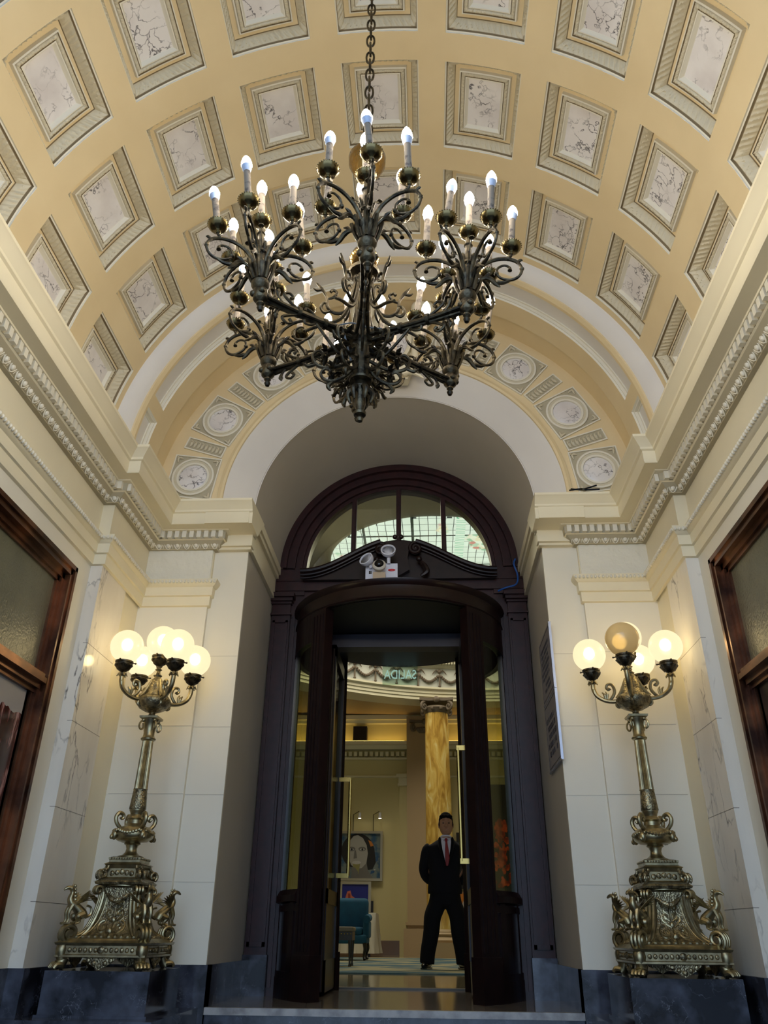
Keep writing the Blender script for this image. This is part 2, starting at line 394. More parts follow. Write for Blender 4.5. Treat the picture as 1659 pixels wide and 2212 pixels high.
# ---- medallion ring
ring = st(arcsurf([(5.105, 1.335), (5.105, 1.845)], c=NC).build('trim_4', YEL))
def radial(ang, R, y):              # frame whose local x is tangential, z radial, at angle ang from +x
    u = Vector((cos(ang), 0, sin(ang)))
    t = Vector((-sin(ang), 0, cos(ang)))
    return Matrix(((t.x, 0, u.x, R*u.x), (0, 1, 0, y), (t.z, 0, u.z, NC+R*u.z), (0, 0, 0, 1)))
def circ(rx, n=40, c=(0, 0), rz=None): return [(c[0]+rx*cos(2*pi*k/n), c[1]+(rz or rx)*sin(2*pi*k/n)) for k in range(n)]
def square(h, n=40):                 # square outline with n points
    out = []
    for k in range(n):
        a = 2*pi*k/n; q = h/max(abs(cos(a)), abs(sin(a))); out.append((q*cos(a), q*sin(a)))
    return out
med = MB()
med.band(square(.188), square(.178), 'y', -.014, .004, 1)
med.band(square(.178), square(.0), 'y', -.003, .004, 2)
med.band(circ(.165), circ(.150), 'y', -.02, .004, 1).band(circ(.150), circ(.128), 'y', -.012, .004, 0).band(circ(.128), circ(.112), 'y', -.018, .004, 1)
for sx in (-1, 1):
    for sz in (-1, 1):
        for a_, l_, w_ in ((45, .03, .012), (10, .045, .009), (80, .045, .009), (30, .055, .007), (60, .055, .007)):
            a = radians(a_); base = Vector((sx*.164, -.008, sz*.164)); d = Vector((-sx*cos(a), 0, -sz*sin(a)))
            st0 = base+Vector((sx*.006, 0, sz*.006)) if a_ == 45 else base
            d2 = Vector((-sx*cos(a), 0, -sz*sin(a))) if a_ in (10, 80) else Vector((-sx*.35*cos(a), 0, -sz*.35*sin(a)))
            med.tube([st0, st0+d2*l_*.5+Vector((0, -.004, 0)), st0+d2*l_], [w_*.6, w_, w_*.35], 6, 0)
medme = med.mesh('medallion_frame', [ORN, ORW, DKM])
disc = MB().lathe([(0, 0), (.108, 0), (.114, .004)], seg=40)
for q in range(len(disc.v)): x, y, z = disc.v[q]; disc.v[q] = (x, -.006+z, y)
discme = disc.mesh('marble_disc', MAR)
pan = MB()
def rect(a, b, n=24):
    out = []
    for k in range(n):
        t = 2*pi*k/n; q = min(a/max(abs(cos(t)), 1e-6), b/max(abs(sin(t)), 1e-6)); out.append((q*cos(t), q*sin(t)))
    return out
def rrect(a, b): return [(-a, -b), (a, -b), (a, b), (-a, b)]
pan.band(rrect(.055, .165), rrect(.045, .155), 'y', -.014, .004, 1).band(rrect(.045, .155), rrect(.0, .0), 'y', -.002, .004, 2)
for k in range(9):
    z = -.128+k*.032; pan.tube(smoothpts([(-.026, -.004, z+.004), (-.02, -.008, z-.008), (0, -.012, z-.013), (.02, -.008, z-.008), (.026, -.004, z+.004)], 3), .006, 6, 0)
    pan.ball((0, -.002, z), .022, .009, .011, 8, 6, 0)
panme = pan.mesh('fluted_panel', [ORN, ORW, DKM])
for s in (-1, 1):
    for a_ in (8.3, 28.9, 50.2, 71):
        ang = radians(a_ if s > 0 else 180-a_); mt = radial(ang, 1.572, 5.105)
        o = bpy.data.objects.new('medallion_frame', medme); COL.objects.link(o); o.parent = ring; o.matrix_local = mt
        d = bpy.data.objects.new('marble_disc', discme); COL.objects.link(d); d.parent = o
    for a_ in (18.6, 39.6, 60.8):
        ang = radians(a_ if s > 0 else 180-a_); mt = radial(ang, 1.572, 5.105)
        o = bpy.data.objects.new('fluted_panel', panme); COL.objects.link(o); o.parent = ring; o.matrix_local = mt

# ---- keystone cartouche
K = MB()
K.prism([(-.12, 4.345), (.12, 4.345), (.20, 4.62), (.24, 5.04), (-.24, 5.04), (-.20, 4.62)], 'y', 5.02, 5.11)
for s in (-1, 1):
    f = lambda a, b: (a, 4.99, b)
    stube(K, [(s*.10, 4.99, 4.36), (s*.17, 4.985, 4.50), (s*.19, 4.98, 4.68), (s*.25, 4.97, 4.84), (s*.31, 4.955, 4.96), (s*.29, 4.94, 5.05), (s*.2, 4.94, 5.05), (s*.19, 4.94, 4.97), (s*.24, 4.94, 4.95)], [.02, .03, .032, .04, .05, .05, .04, .03, .02], 10)
    for k in range(7):
        a = radians(-20+k*22); stube(K, [(s*.06, 4.99, 4.37), (s*(.06+.10*cos(a)), 4.965, 4.38+.08*sin(a)+.02), (s*(.06+.20*cos(a)), 4.98, 4.36+.13*sin(a))], [.022, .026, .006], 7, 5)
    for k in range(3):
        stube(K, [(s*(.24+.08*k), 4.99, 4.43-.01*k), (s*(.27+.08*k), 4.96, 4.47-.01*k), (s*(.31+.08*k), 4.975, 4.42-.015*k), (s*(.29+.08*k), 4.98, 4.39-.01*k)], [.012, .02, .016, .005], 7, 5)
key = st(K.build('trim_5', CRM))
kd = MB().ball((0, 5.0, 4.70), .125, .035, .19, 24, 12); kd.build('marble_cabochon', MAR, key)
MB().band(circ(.155, 36, (0, 4.70), .22), circ(.125, 36, (0, 4.70), .19), 'y', 4.965, 5.03).build('oval_frame', CRM, key)

# ---- rib arch
rib = st(arcsurf([(4.335, VR), (4.34, 1.90), (4.36, 1.875), (4.395, 1.835), (4.42, 1.825)], c=VC, a0=-88, a1=88).build('trim_6', WHT))
ribb = arcsurf([(4.42, 1.828), (4.42, 1.812), (4.435, 1.806), (4.45, 1.80)], c=VC, a0=-88, a1=88)
# band with three recessed panels
def ribpanel(mb, stp, a0, a1, n):
    pass
angs = [(-88, -84.5, 0), (-84.5, -75.3, 1), (-75.3, -71.8, 0), (-71.8, 71.8, 1), (71.8, 75.3, 0), (75.3, 84.5, 1), (84.5, 88, 0)]
py0, py1 = 4.475, 4.675
PN = MB(); RB = MB()
def seg(mb, st_, a0, a1):
    n = max(2, int(abs(a1-a0)/1.8)); mb.join(arcsurf(st_, a0, a1, n, VC))
for a0, a1, k in angs:
    if not k: seg(RB, [(4.45, 1.80), (4.86, 1.80)], a0, a1)
    else:
        seg(RB, [(4.45, 1.80), (py0, 1.80)], a0, a1); seg(RB, [(py1, 1.80), (4.86, 1.80)], a0, a1)
        g = [(py0, 1.80), (py0+.008, 1.812), (py0+.016, 1.812), (py0+.02, 1.832), (py0+.032, 1.832), (py0+.034, 1.84)]
        g2 = [(py1, 1.80), (py1-.008, 1.812), (py1-.016, 1.812), (py1-.02, 1.832), (py1-.032, 1.832), (py1-.034, 1.84)]
        seg(PN, g, a0, a1); seg(PN, g2[::-1], a0, a1)
        for e, d in ((a0, 1), (a1, -1)):
            for (w0, h0), (w1, h1) in zip([(0, 1.80), (.3, 1.812), (.55, 1.812), (.7, 1.832), (1.05, 1.832)], [(.3, 1.812), (.55, 1.812), (.7, 1.832), (1.05, 1.832), (1.1, 1.84)]):
                q = []
                for w_, h_ in ((w0, h0), (w1, h1)):
                    a = radians(e+d*w_)
                    for yy in (py0, py1): q.append((h_*sin(a), yy, VC+h_*cos(a)))
                PN.add(q, [(0, 1, 3, 2)])
        PP = MB(); seg(PP, [(py0+.03, 1.841), (py1-.03, 1.841)], a0+1, a1-1); PP.build('recessed_panel', WHT, rib)
ribb.join(RB); seg(ribb, [(4.86, 1.80), (4.875, 1.803), (4.875, 1.845), (5.11, 1.845)], -90, 90)
ribb.build('rib_band', YEL, rib); PN.build('panel_moulding', ORW, rib)

# ---- coffered vault
Q, H = radians(19.496), radians(7.25)
ROWF = [4.282-.7736*j for j in range(6)]; RW = .597
def vpt(a, y, h=0): return ((VR+h)*sin(a), y, VC+(VR+h)*cos(a))
V = MB()
ab = []
for k in range(-4, 5): ab += [k*Q-H, k*Q+H]
ab = [-pi/2]+ab+[pi/2]
yb = [YB]
for f_ in sorted(ROWF): yb += [f_-RW, f_]
yb.append(4.34)
for i in range(len(ab)-1):
    for j in range(len(yb)-1):
        if i % 2 == 1 and j % 2 == 1: continue
        n = 6; vs = []; fs = []
        for k in range(n+1):
            a = ab[i]+(ab[i+1]-ab[i])*k/n; vs += [vpt(a, yb[j]), vpt(a, yb[j+1])]
        for k in range(n): fs.append((2*k, 2*k+2, 2*k+3, 2*k+1))
        V.add(vs, fs)
vault = st(V.build('ceiling', YEL, smooth=0))
vault.data.shade_smooth(); vault.data.set_sharp_from_angle(angle=radians(60))
hs, hy = VR*H, RW/2
NX, NY = 84, 100
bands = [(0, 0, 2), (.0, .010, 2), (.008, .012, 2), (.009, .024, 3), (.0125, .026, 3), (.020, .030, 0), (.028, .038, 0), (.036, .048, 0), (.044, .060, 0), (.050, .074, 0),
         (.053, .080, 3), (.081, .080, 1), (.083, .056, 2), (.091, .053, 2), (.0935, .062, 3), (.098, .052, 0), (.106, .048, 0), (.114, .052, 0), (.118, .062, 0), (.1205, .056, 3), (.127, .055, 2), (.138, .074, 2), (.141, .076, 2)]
def loop(t, h, kind):
    out = []; a, b = hs-t, hy-t
    def bump(s_, L, corner):
        if kind == 'leaf':
            e = min(s_, L-s_)
            if e < .035: return .014*cos(e/.035*pi/2)
            return -.017*abs(sin(s_*pi/.034))+.007
        if kind == 'bead':
            ph = (s_ % .05)/.05
            return -.005*(sin(ph*pi*2) if ph < .5 else .7*abs(sin(ph*pi*4)))
        return 0
    for sx0, sy0, sx1, sy1, n in ((-a, -b, a, -b, NX), (a, -b, a, b, NY), (a, b, -a, b, NX), (-a, b, -a, -b, NY)):
        L = abs(sx1-sx0)+abs(sy1-sy0)
        for k in range(n):
            f = k/n; hh = h-bump(f*L, L, 0)
            x, y = sx0+(sx1-sx0)*f, sy0+(sy1-sy0)*f; aa = x/VR
            out.append(((VR+hh)*sin(aa), y, (VR+hh)*cos(aa)))
    return out
CF = MB(); vs = []; 
for t_, h_, m_ in bands:
    kind = 'leaf' if .018 < t_ < .046 else ('bead' if .097 < t_ < .115 else '')
    vs += loop(t_, h_, kind)
NN = 2*(NX+NY)
CF.v = vs
for i in range(len(bands)-1):
    for k in range(NN):
        CF.f.append((i*NN+k, i*NN+(k+1) % NN, (i+1)*NN+(k+1) % NN, (i+1)*NN+k)); CF.mi.append(bands[i+1][2])
# leaf corner knots
for sx in (-1, 1):
    for sy in (-1, 1):
        for dx, dy, rr in ((.03, .03, .013), (.045, .024, .011), (.024, .045, .011), (.034, .050, .008), (.05, .034, .008)):
            x, y = sx*(hs-dx), sy*(hy-dy); aa = x/VR; q = VR+.042; CF.ball((q*sin(aa), y, q*cos(aa)), rr, rr, rr*.7, 8, 6, 0)
cfme = CF.mesh('coffer_moulding', [ORN, YEL, ORW, DKL], 50)
mp = MB(); vs = []; fs = []
for k in range(9):
    x = -(hs-.14)+2*(hs-.14)*k/8; aa = x/VR; q = VR+.076
    for y in (-(hy-.14), hy-.14): vs.append((q*sin(aa), y, q*cos(aa)))
for k in range(8): fs.append((2*k, 2*k+2, 2*k+3, 2*k+1))
mp.add(vs, fs)
mpme = mp.mesh('marble_panel', MAR)
for f_ in ROWF:
    for k in range(-4, 5):
        o = bpy.data.objects.new('coffer', cfme); COL.objects.link(o); o.parent = vault
        o.matrix_local = Matrix.Translation((0, f_-hy, VC)) @ Matrix.Rotation(k*Q, 4, 'Y')
        d = bpy.data.objects.new('marble_panel', mpme); COL.objects.link(d); d.parent = o

# ---- entablature swept along each side
PROF = [(0, 2.485), (.018, 2.49), (.02, 2.56), (.034, 2.565), (.036, 2.63), (.05, 2.637), (.066, 2.66), (.07, 2.672), (.07, 2.682), (.003, 2.688), (.003, 2.938), (.03, 2.942), (.045, 2.955), (.085, 2.99), (.098, 2.995),
        (.10, 3.05), (.13, 3.055), (.135, 3.062), (.215, 3.062), (.222, 3.075), (.222, 3.148), (.236, 3.155), (.238, 3.17), (.25, 3.185), (.272, 3.212), (.285, 3.222), (.285, 3.24), (-.2, 3.262)]
def sweep(path, prof, s, wrap=None):
    # path [(x,y)] walked so that the room is on the left hand for s=-1 ; offset = inward normal
    n = len(path); nrm = []
    for i in range(n-1):
        dx, dy = path[i+1][0]-path[i][0], path[i+1][1]-path[i][1]; L = hypot(dx, dy); nrm.append((dy/L*(-s), -dx/L*(-s)))
    vs = []; fs = []
    for i in range(n):
        if i == 0: m = nrm[0]; k = 1
        elif i == n-1: m = nrm[-1]; k = 1
        else:
            a, b = nrm[i-1], nrm[i]; m = (a[0]+b[0], a[1]+b[1]); L = hypot(*m); m = (m[0]/L, m[1]/L); k = 1/max(.2, m[0]*a[0]+m[1]*a[1])
        for d, z in prof: vs.append((path[i][0]+m[0]*d*k, path[i][1]+m[1]*d*k, z))
    P_ = len(prof)
    for i in range(n-1):
        for j in range(P_-1): fs.append((i*P_+j, (i+1)*P_+j, (i+1)*P_+j+1, i*P_+j+1))
    fs.append(tuple(range(P_))); fs.append(tuple((n-1)*P_+j for j in range(P_)))
    return MB().add(vs, fs)
def along(path, s, d, pitch, fn, inset=0.0):
    n = len(path)
    for i in range(n-1):
        (x0, y0), (x1, y1) = path[i], path[i+1]; L = hypot(x1-x0, y1-y0)
        if L < .05: continue
        tx, ty = (x1-x0)/L, (y1-y0)/L; nx, ny = ty*(-s), -tx*(-s)
        e0 = e1 = 0
        c = max(1, int(round(L/pitch)))
        for k in range(c):
            t = (k+.5)*L/c; x, y = x0+tx*t+nx*d, y0+ty*t+ny*d
            # keep clear of concave corners
            fn(x, y, tx, ty, nx, ny)
def entab(s, name):
    path = [(s*1.95, YB), (s*1.95, 4.53), (s*1.87, 4.53), (s*1.87, 5.27), (s*1.37, 5.27), (s*1.37, 5.33)]
    e = st(sweep(path, PROF[:12], s).build(name, CRM, smooth=30))
    up_ = [q for q in PROF[10:]]
    path2 = [(s*1.95, YB), (s*1.95, 4.53), (s*1.87, 4.53), (s*1.87, 5.27), (s*1.32, 5.27)]
    sweep([(s*1.95, YB), (s*1.95, 4.53), (s*1.87, 4.53), (s*1.87, 5.27), (s*1.37, 5.27), (s*1.37, 5.33)], PROF[10:18], s).build('bed_moulding', CRM, e, smooth=30)
    sweep([(s*1.95, YB), (s*1.95, 4.53), (s*1.87, 4.53), (s*1.87, 5.27), (s*1.045, 5.27)], [(0, 3.055)]+PROF[17:], s).build('cornice', CRM, e, smooth=30)
    D = MB(); G = MB(); Lf = MB()
    def bx(mb, x, y, tx, ty, nx, ny, w, d0, d1, z0, z1):
        vs = []
        for z in (z0, z1):
            for a, b in ((-w, d0), (w, d0), (w, d1), (-w, d1)): vs.append((x+tx*a+nx*b, y+ty*a+ny*b, z))
        mb.add(vs, [(0, 3, 2, 1), (4, 5, 6, 7), (0, 1, 5, 4), (1, 2, 6, 5), (2, 3, 7, 6), (3, 0, 4, 7)])
    off = {'d': (.0, 0)}
    dp = lambda d: [(s*(1.95-d), YB), (s*(1.95-d), 4.53-d), (s*(1.87-d), 4.53-d), (s*(1.87-d), 5.27-d), (s*(1.37-d), 5.27-d)]
    along(dp(.10), s, 0, .054, lambda x, y, tx, ty, nx, ny: bx(D, x, y, tx, ty, nx, ny, .0165, -.01, .028, 2.998, 3.052))
    def egg(x, y, tx, ty, nx, ny):
        G.ball((x, y, 2.966), .018 if abs(tx) > .5 else .016, .018 if abs(ty) > .5 else .016, .022, 8, 6)
        q = [(x+tx*a+nx*b, y+ty*a+ny*b, z) for a, b, z in ((-.026, .018, 2.992), (-.024, .004, 2.962), (-.012, -.006, 2.943), (0, -.01, 2.937), (.012, -.006, 2.943), (.024, .004, 2.962), (.026, .018, 2.992))]
        G.tube(q, .0045, 5)
        G.tube([(x+tx*.034+nx*.02, y+ty*.034+ny*.02, 2.99), (x+tx*.034-nx*.01, y+ty*.034-ny*.01, 2.945)], [.005, .002], 5)
    along(dp(.052), s, 0, .068, egg)
    def leaf(x, y, tx, ty, nx, ny): Lf.ball((x, y, 2.662), .011, .011, .014, 6, 5)
    along(dp(.066), s, 0, .028, leaf)
    q5 = [(s*1.95, YB), (s*1.95, 4.53), (s*1.87, 4.53), (s*1.87, 5.27), (s*1.37, 5.27), (s*1.37, 5.33)]
    sweep(q5, [(.102, 2.997), (.105, 3.052)], s).build('darker_dentil_bed', DKM, e); sweep(q5, [(.034, 2.944), (.049, 2.957), (.088, 2.991)], s).build('darker_egg_bed', DKM, e)
    D.build('dentil_course', ORW, e, smooth=0); G.build('egg_and_dart', ORW, e); Lf.build('leaf_moulding', ORW, e)
    return e
entab(-1, 'trim_7'); entab(1, 'trim_8')

# ---- dado of black marble
for s, nm in ((-1, 'left'), (1, 'right')):
    b = MB()
    def bb(x0, y0, x1, y1, z1=.215): b.box((min(s*x0, s*x1), y0, -.1), (max(s*x0, s*x1), y1, z1))
    bb(1.935, YB, 2.0, 4.52); bb(1.85, 4.51, 2.0, 4.98); bb(1.868, 4.98, 2.0, 5.3); bb(1.36, 5.25, 1.95, 5.4); bb(1.098, 5.285, 1.37, 5.4); bb(1.098, 5.29, 1.2, 6.27)
    st(b.build('baseboard_'+nm, BLK, smooth=0))

# ---- side windows
def window(s, n):
    X = s*1.95
    F = MB()
    def fr(x0, x1, y0, y1, z0, z1, m=0): F.box((min(s*x0, s*x1), y0, z0), (max(s*x0, s*x1), y1, z1), m)
    y1 = 4.30; y0 = 1.2; zt = 2.36; zb = .3
    # stepped bronze frame: outer, middle, inner mouldings
    for d, w0, w1 in ((1.915, 0, .028), (1.93, .028, .052), (1.922, .052, .068), (1.955, .068, .10), (1.97, .10, .125)):
        fr(d, 2.06, y1-w1, y1-w0, zb, zt-w0); fr(d, 2.06, y0, y1-w0, zt-w1, zt-w0)
    for d, w0, w1 in ((1.93, 0, .025), (1.915, .025, .055), (1.945, .055, .085), (1.965, .085, .11)):
        fr(d, 2.05, y0, y1-.09, 1.665-w1, 1.665-w0)
    for d, w0, w1 in ((1.985, .125, .15),): fr(d, 2.05, y1-w1, y1-w0, zb, 1.56)
    fr(1.92, 2.05, y0, y0+.1, zb, zt); fr(1.92, 2.06, y0, y1, zb-.05, zb+.07)
    f = st(F.build('window_%d' % n, BRZ, smooth=0))
    MB().box((min(s*1.985, s*2.0), y0+.05, 1.6), (max(s*1.985, s*2.0), y1-.1, zt-.1)).build('frosted_pane', PNG, f, smooth=0)
    return f
w1, w2 = window(-1, 1), window(1, 2)
# lower left: photograph print behind the glass ; lower right: dark wood panel
def printmat():
    m = bpy.data.materials.new('building_print'); m.use_nodes = True; nt = m.node_tree; b = nt.nodes['Principled BSDF']; b.inputs['Roughness'].default_value = .12
    N = nt.nodes.new; L = nt.links.new; tc = N('ShaderNodeTexCoord'); sp = N('ShaderNodeSeparateXYZ'); L(tc.outputs['Object'], sp.inputs[0])
    mp_ = N('ShaderNodeMapping'); mp_.inputs['Scale'].default_value = (1, 26, 5); L(tc.outputs['Object'], mp_.inputs[0])
    n = N('ShaderNodeTexNoise'); n.inputs['Scale'].default_value = 1.3; n.inputs['Detail'].default_value = 7; L(mp_.outputs[0], n.inputs['Vector'])
    c = N('ShaderNodeValToRGB'); c.color_ramp.elements[0].position = .40; c.color_ramp.elements[0].color = srgb((44, 14, 16)); c.color_ramp.elements[1].position = .66; c.color_ramp.elements[1].color = srgb((196, 150, 140)); e = c.color_ramp.elements.new(.53); e.color = srgb((84, 34, 30)); L(n.outputs['Fac'], c.inputs['Fac'])
    n2 = N('ShaderNodeTexNoise'); n2.inputs['Scale'].default_value = 9; L(tc.outputs['Object'], n2.inputs['Vector'])
    ma = N('ShaderNodeMath'); ma.operation = 'MULTIPLY_ADD'; ma.inputs[1].default_value = .22; L(n2.outputs['Fac'], ma.inputs[0]); L(sp.outputs['Z'], ma.inputs[2])
    cc = N('ShaderNodeMath'); cc.operation = 'GREATER_THAN'; cc.inputs[1].default_value = 1.52; L(ma.outputs[0], cc.inputs[0])
    mx = N('ShaderNodeMix'); mx.data_type = 'RGBA'; L(cc.outputs[0], mx.inputs['Factor']); L(c.outputs['Color'], mx.inputs[6]); mx.inputs[7].default_value = srgb((176, 168, 160)); L(mx.outputs[2], b.inputs['Base Color']); return m
MB().box((-2.0, 1.25, .33), (-1.985, 4.2, 1.60)).build('printed_panel', printmat(), w1, smooth=0)
MB().box((1.985, 1.25, .33), (2.0, 4.2, 1.60)).build('dark_panel', WO2, w2, smooth=0)

# ---- walls that close the lobby
LZ = 8.0
fw = MB()
fw.box((-7, 6.47, 0), (-1.05, 6.6, LZ)).box((1.05, 6.47, 0), (8, 6.6, LZ)).box((-1.05, 6.47, 4.35), (1.05, 6.6, LZ))
for k in range(24):
    a0, a1 = pi*k/24, pi*(k+1)/24
    fw.add([(1.05*cos(a0), 6.47, NC+1.05*sin(a0)), (1.05*cos(a1), 6.47, NC+1.05*sin(a1)), (1.05*cos(a1), 6.47, 4.36), (1.05*cos(a0), 6.47, 4.36)], [(0, 1, 2, 3)])
st(fw.build('wall_lobby_front', LCR, smooth=0))
st(MB().box((-7.2, 6.47, 0), (-7, 21, LZ)).build('wall_lobby_left', LCR, smooth=0))
st(MB().box((8, 6.47, 0), (8.2, 21, LZ)).build('wall_lobby_right', LCR, smooth=0))
st(MB().box((-7.2, 6.47, LZ), (8.2, 21, LZ+.2)).build('ceiling_lobby', LCE, smooth=0))
st(MB().box((-7, 7.6, -.2), (8, 20, 0)).build('floor_lobby', LFL, smooth=0))
lw = st(MB().box((-7, 19, 0), (8, 19.3, LZ)).build('wall_lobby_back', LCR, smooth=0))
mm = MB()
mm.box((-7, 18.72, 4.33), (8, 19, 4.41)).box((-7, 18.8, 4.24), (8, 19, 4.33)).box((-7, 18.9, 4.02), (8, 19, 4.07)).box((-7, 18.94, 3.62), (8, 19, 3.66))
for k in range(110): mm.box((-6+k*.125, 18.86, 4.09), (-6+k*.125+.075, 19, 4.19))
mm.build('lower_cornice', LWH, lw, smooth=0)
mm = MB().box((-7, 18.75, 4.93), (8, 19, 5.03)).box((-7, 18.85, 4.86), (8, 19, 4.93)); mm.build('upper_moulding', LWH, lw, smooth=0)
MB().box((-7, 18.96, 0), (8, 19.01, .27)).build('skirting', LBD, lw, smooth=0)
lt = MB().box((-6.5, 18.80, 4.412), (-.3, 18.86, 4.43)).box((.7, 18.80, 4.412), (6, 18.86, 4.43)); lt.build('cove_light', mat('cove_glow', (255, 220, 120), .5, emit=(255, 214, 120), estr=5), lw, smooth=0)

# lobby ring entablature on columns
RC = (1.5, 11.8); RR = 5.37
def ringsurf(prof, a0=20, a1=160, n=90):    # prof (radius offset, z)
    vs = []; fs = []
    for k in range(n+1):
        a = radians(a0+(a1-a0)*k/n)
        for d, z in prof: vs.append((RC[0]+(RR+d)*cos(a), RC[1]+(RR+d)*sin(a), z))
    P_ = len(prof)
    for k in range(n):
        for j in range(P_-1): fs.append((k*P_+j, (k+1)*P_+j, (k+1)*P_+j+1, k*P_+j+1))
    return MB().add(vs, fs)
re = st(ringsurf([(.55, 4.97), (.55, 4.93), (0, 4.93), (0, 5.0), (-.02, 5.0), (-.02, 5.07), (-.04, 5.07), (-.04, 5.14), (-.09, 5.16), (-.09, 5.20)]).build('trim_9', LWH, smooth=30))
ringsurf([(-.0, 5.19), (-.0, 5.64)]).build('garland_frieze', mat('lobby_frieze', (214, 216, 204), .6), re)
ringsurf([(-.0, 5.64), (-.05, 5.66), (-.06, 5.70), (-.08, 5.70), (-.08, 5.82), (-.25, 5.84), (-.28, 5.95), (-.05, 5.96), (-.05, 7.1)]).build('upper_cornice', LWH, re)
dn = MB()
for k in range(150):
    a = radians(45+k*.7); c0 = Vector((RC[0], RC[1], 0)); u = Vector((cos(a), sin(a), 0)); tt = Vector((-sin(a), cos(a), 0)); vs = []
    for z in (5.715, 5.80):
        for e, d in ((-.02, RR-.16), (.02, RR-.16), (.02, RR-.07), (-.02, RR-.07)): q = c0+u*d+tt*e; vs.append((q.x, q.y, z))
    dn.add(vs, [(0, 3, 2, 1), (4, 5, 6, 7), (0, 1, 5, 4), (1, 2, 6, 5), (2, 3, 7, 6), (3, 0, 4, 7)])
dn.build('dentil_course', LWH, re, smooth=0)
gl = MB()
def rp(a, z, d=0): return (RC[0]+(RR-.03-d)*cos(a), RC[1]+(RR-.03-d)*sin(a), z)
pit = radians(5.3)
for k in range(14):
    a = radians(58)+k*pit
    gl.tube([rp(a, 5.55), rp(a, 5.26)], [.018, .022], 6); gl.ball(rp(a, 5.24), .03, .03, .03, 6, 5); gl.ball(rp(a, 5.57), .05, .05, .05, 6, 5)
    for s in (-1, 1):
        gl.tube([rp(a, 5.55), rp(a+s*.014, 5.60), rp(a+s*.024, 5.55), rp(a+s*.03, 5.50)], [.014, .018, .014, .006], 5)
    for j in range(1, 12):
        f = j/12; gl.ball(rp(a+pit*f, 5.50-.17*sin(pi*f), .01), .034+.01*sin(pi*f), .034, .032, 6, 4)
gl.build('garlands', LOR, re)
# soffit between the ring and the wall
ringsurf([(.5, 4.96), (5, 5.22)]).build('soffit', LTA, re)
ringsurf([(.5, 4.95), (.62, 4.97), (.62, 5.02), (.75, 5.02)]).build('soffit_moulding', LCR, re)

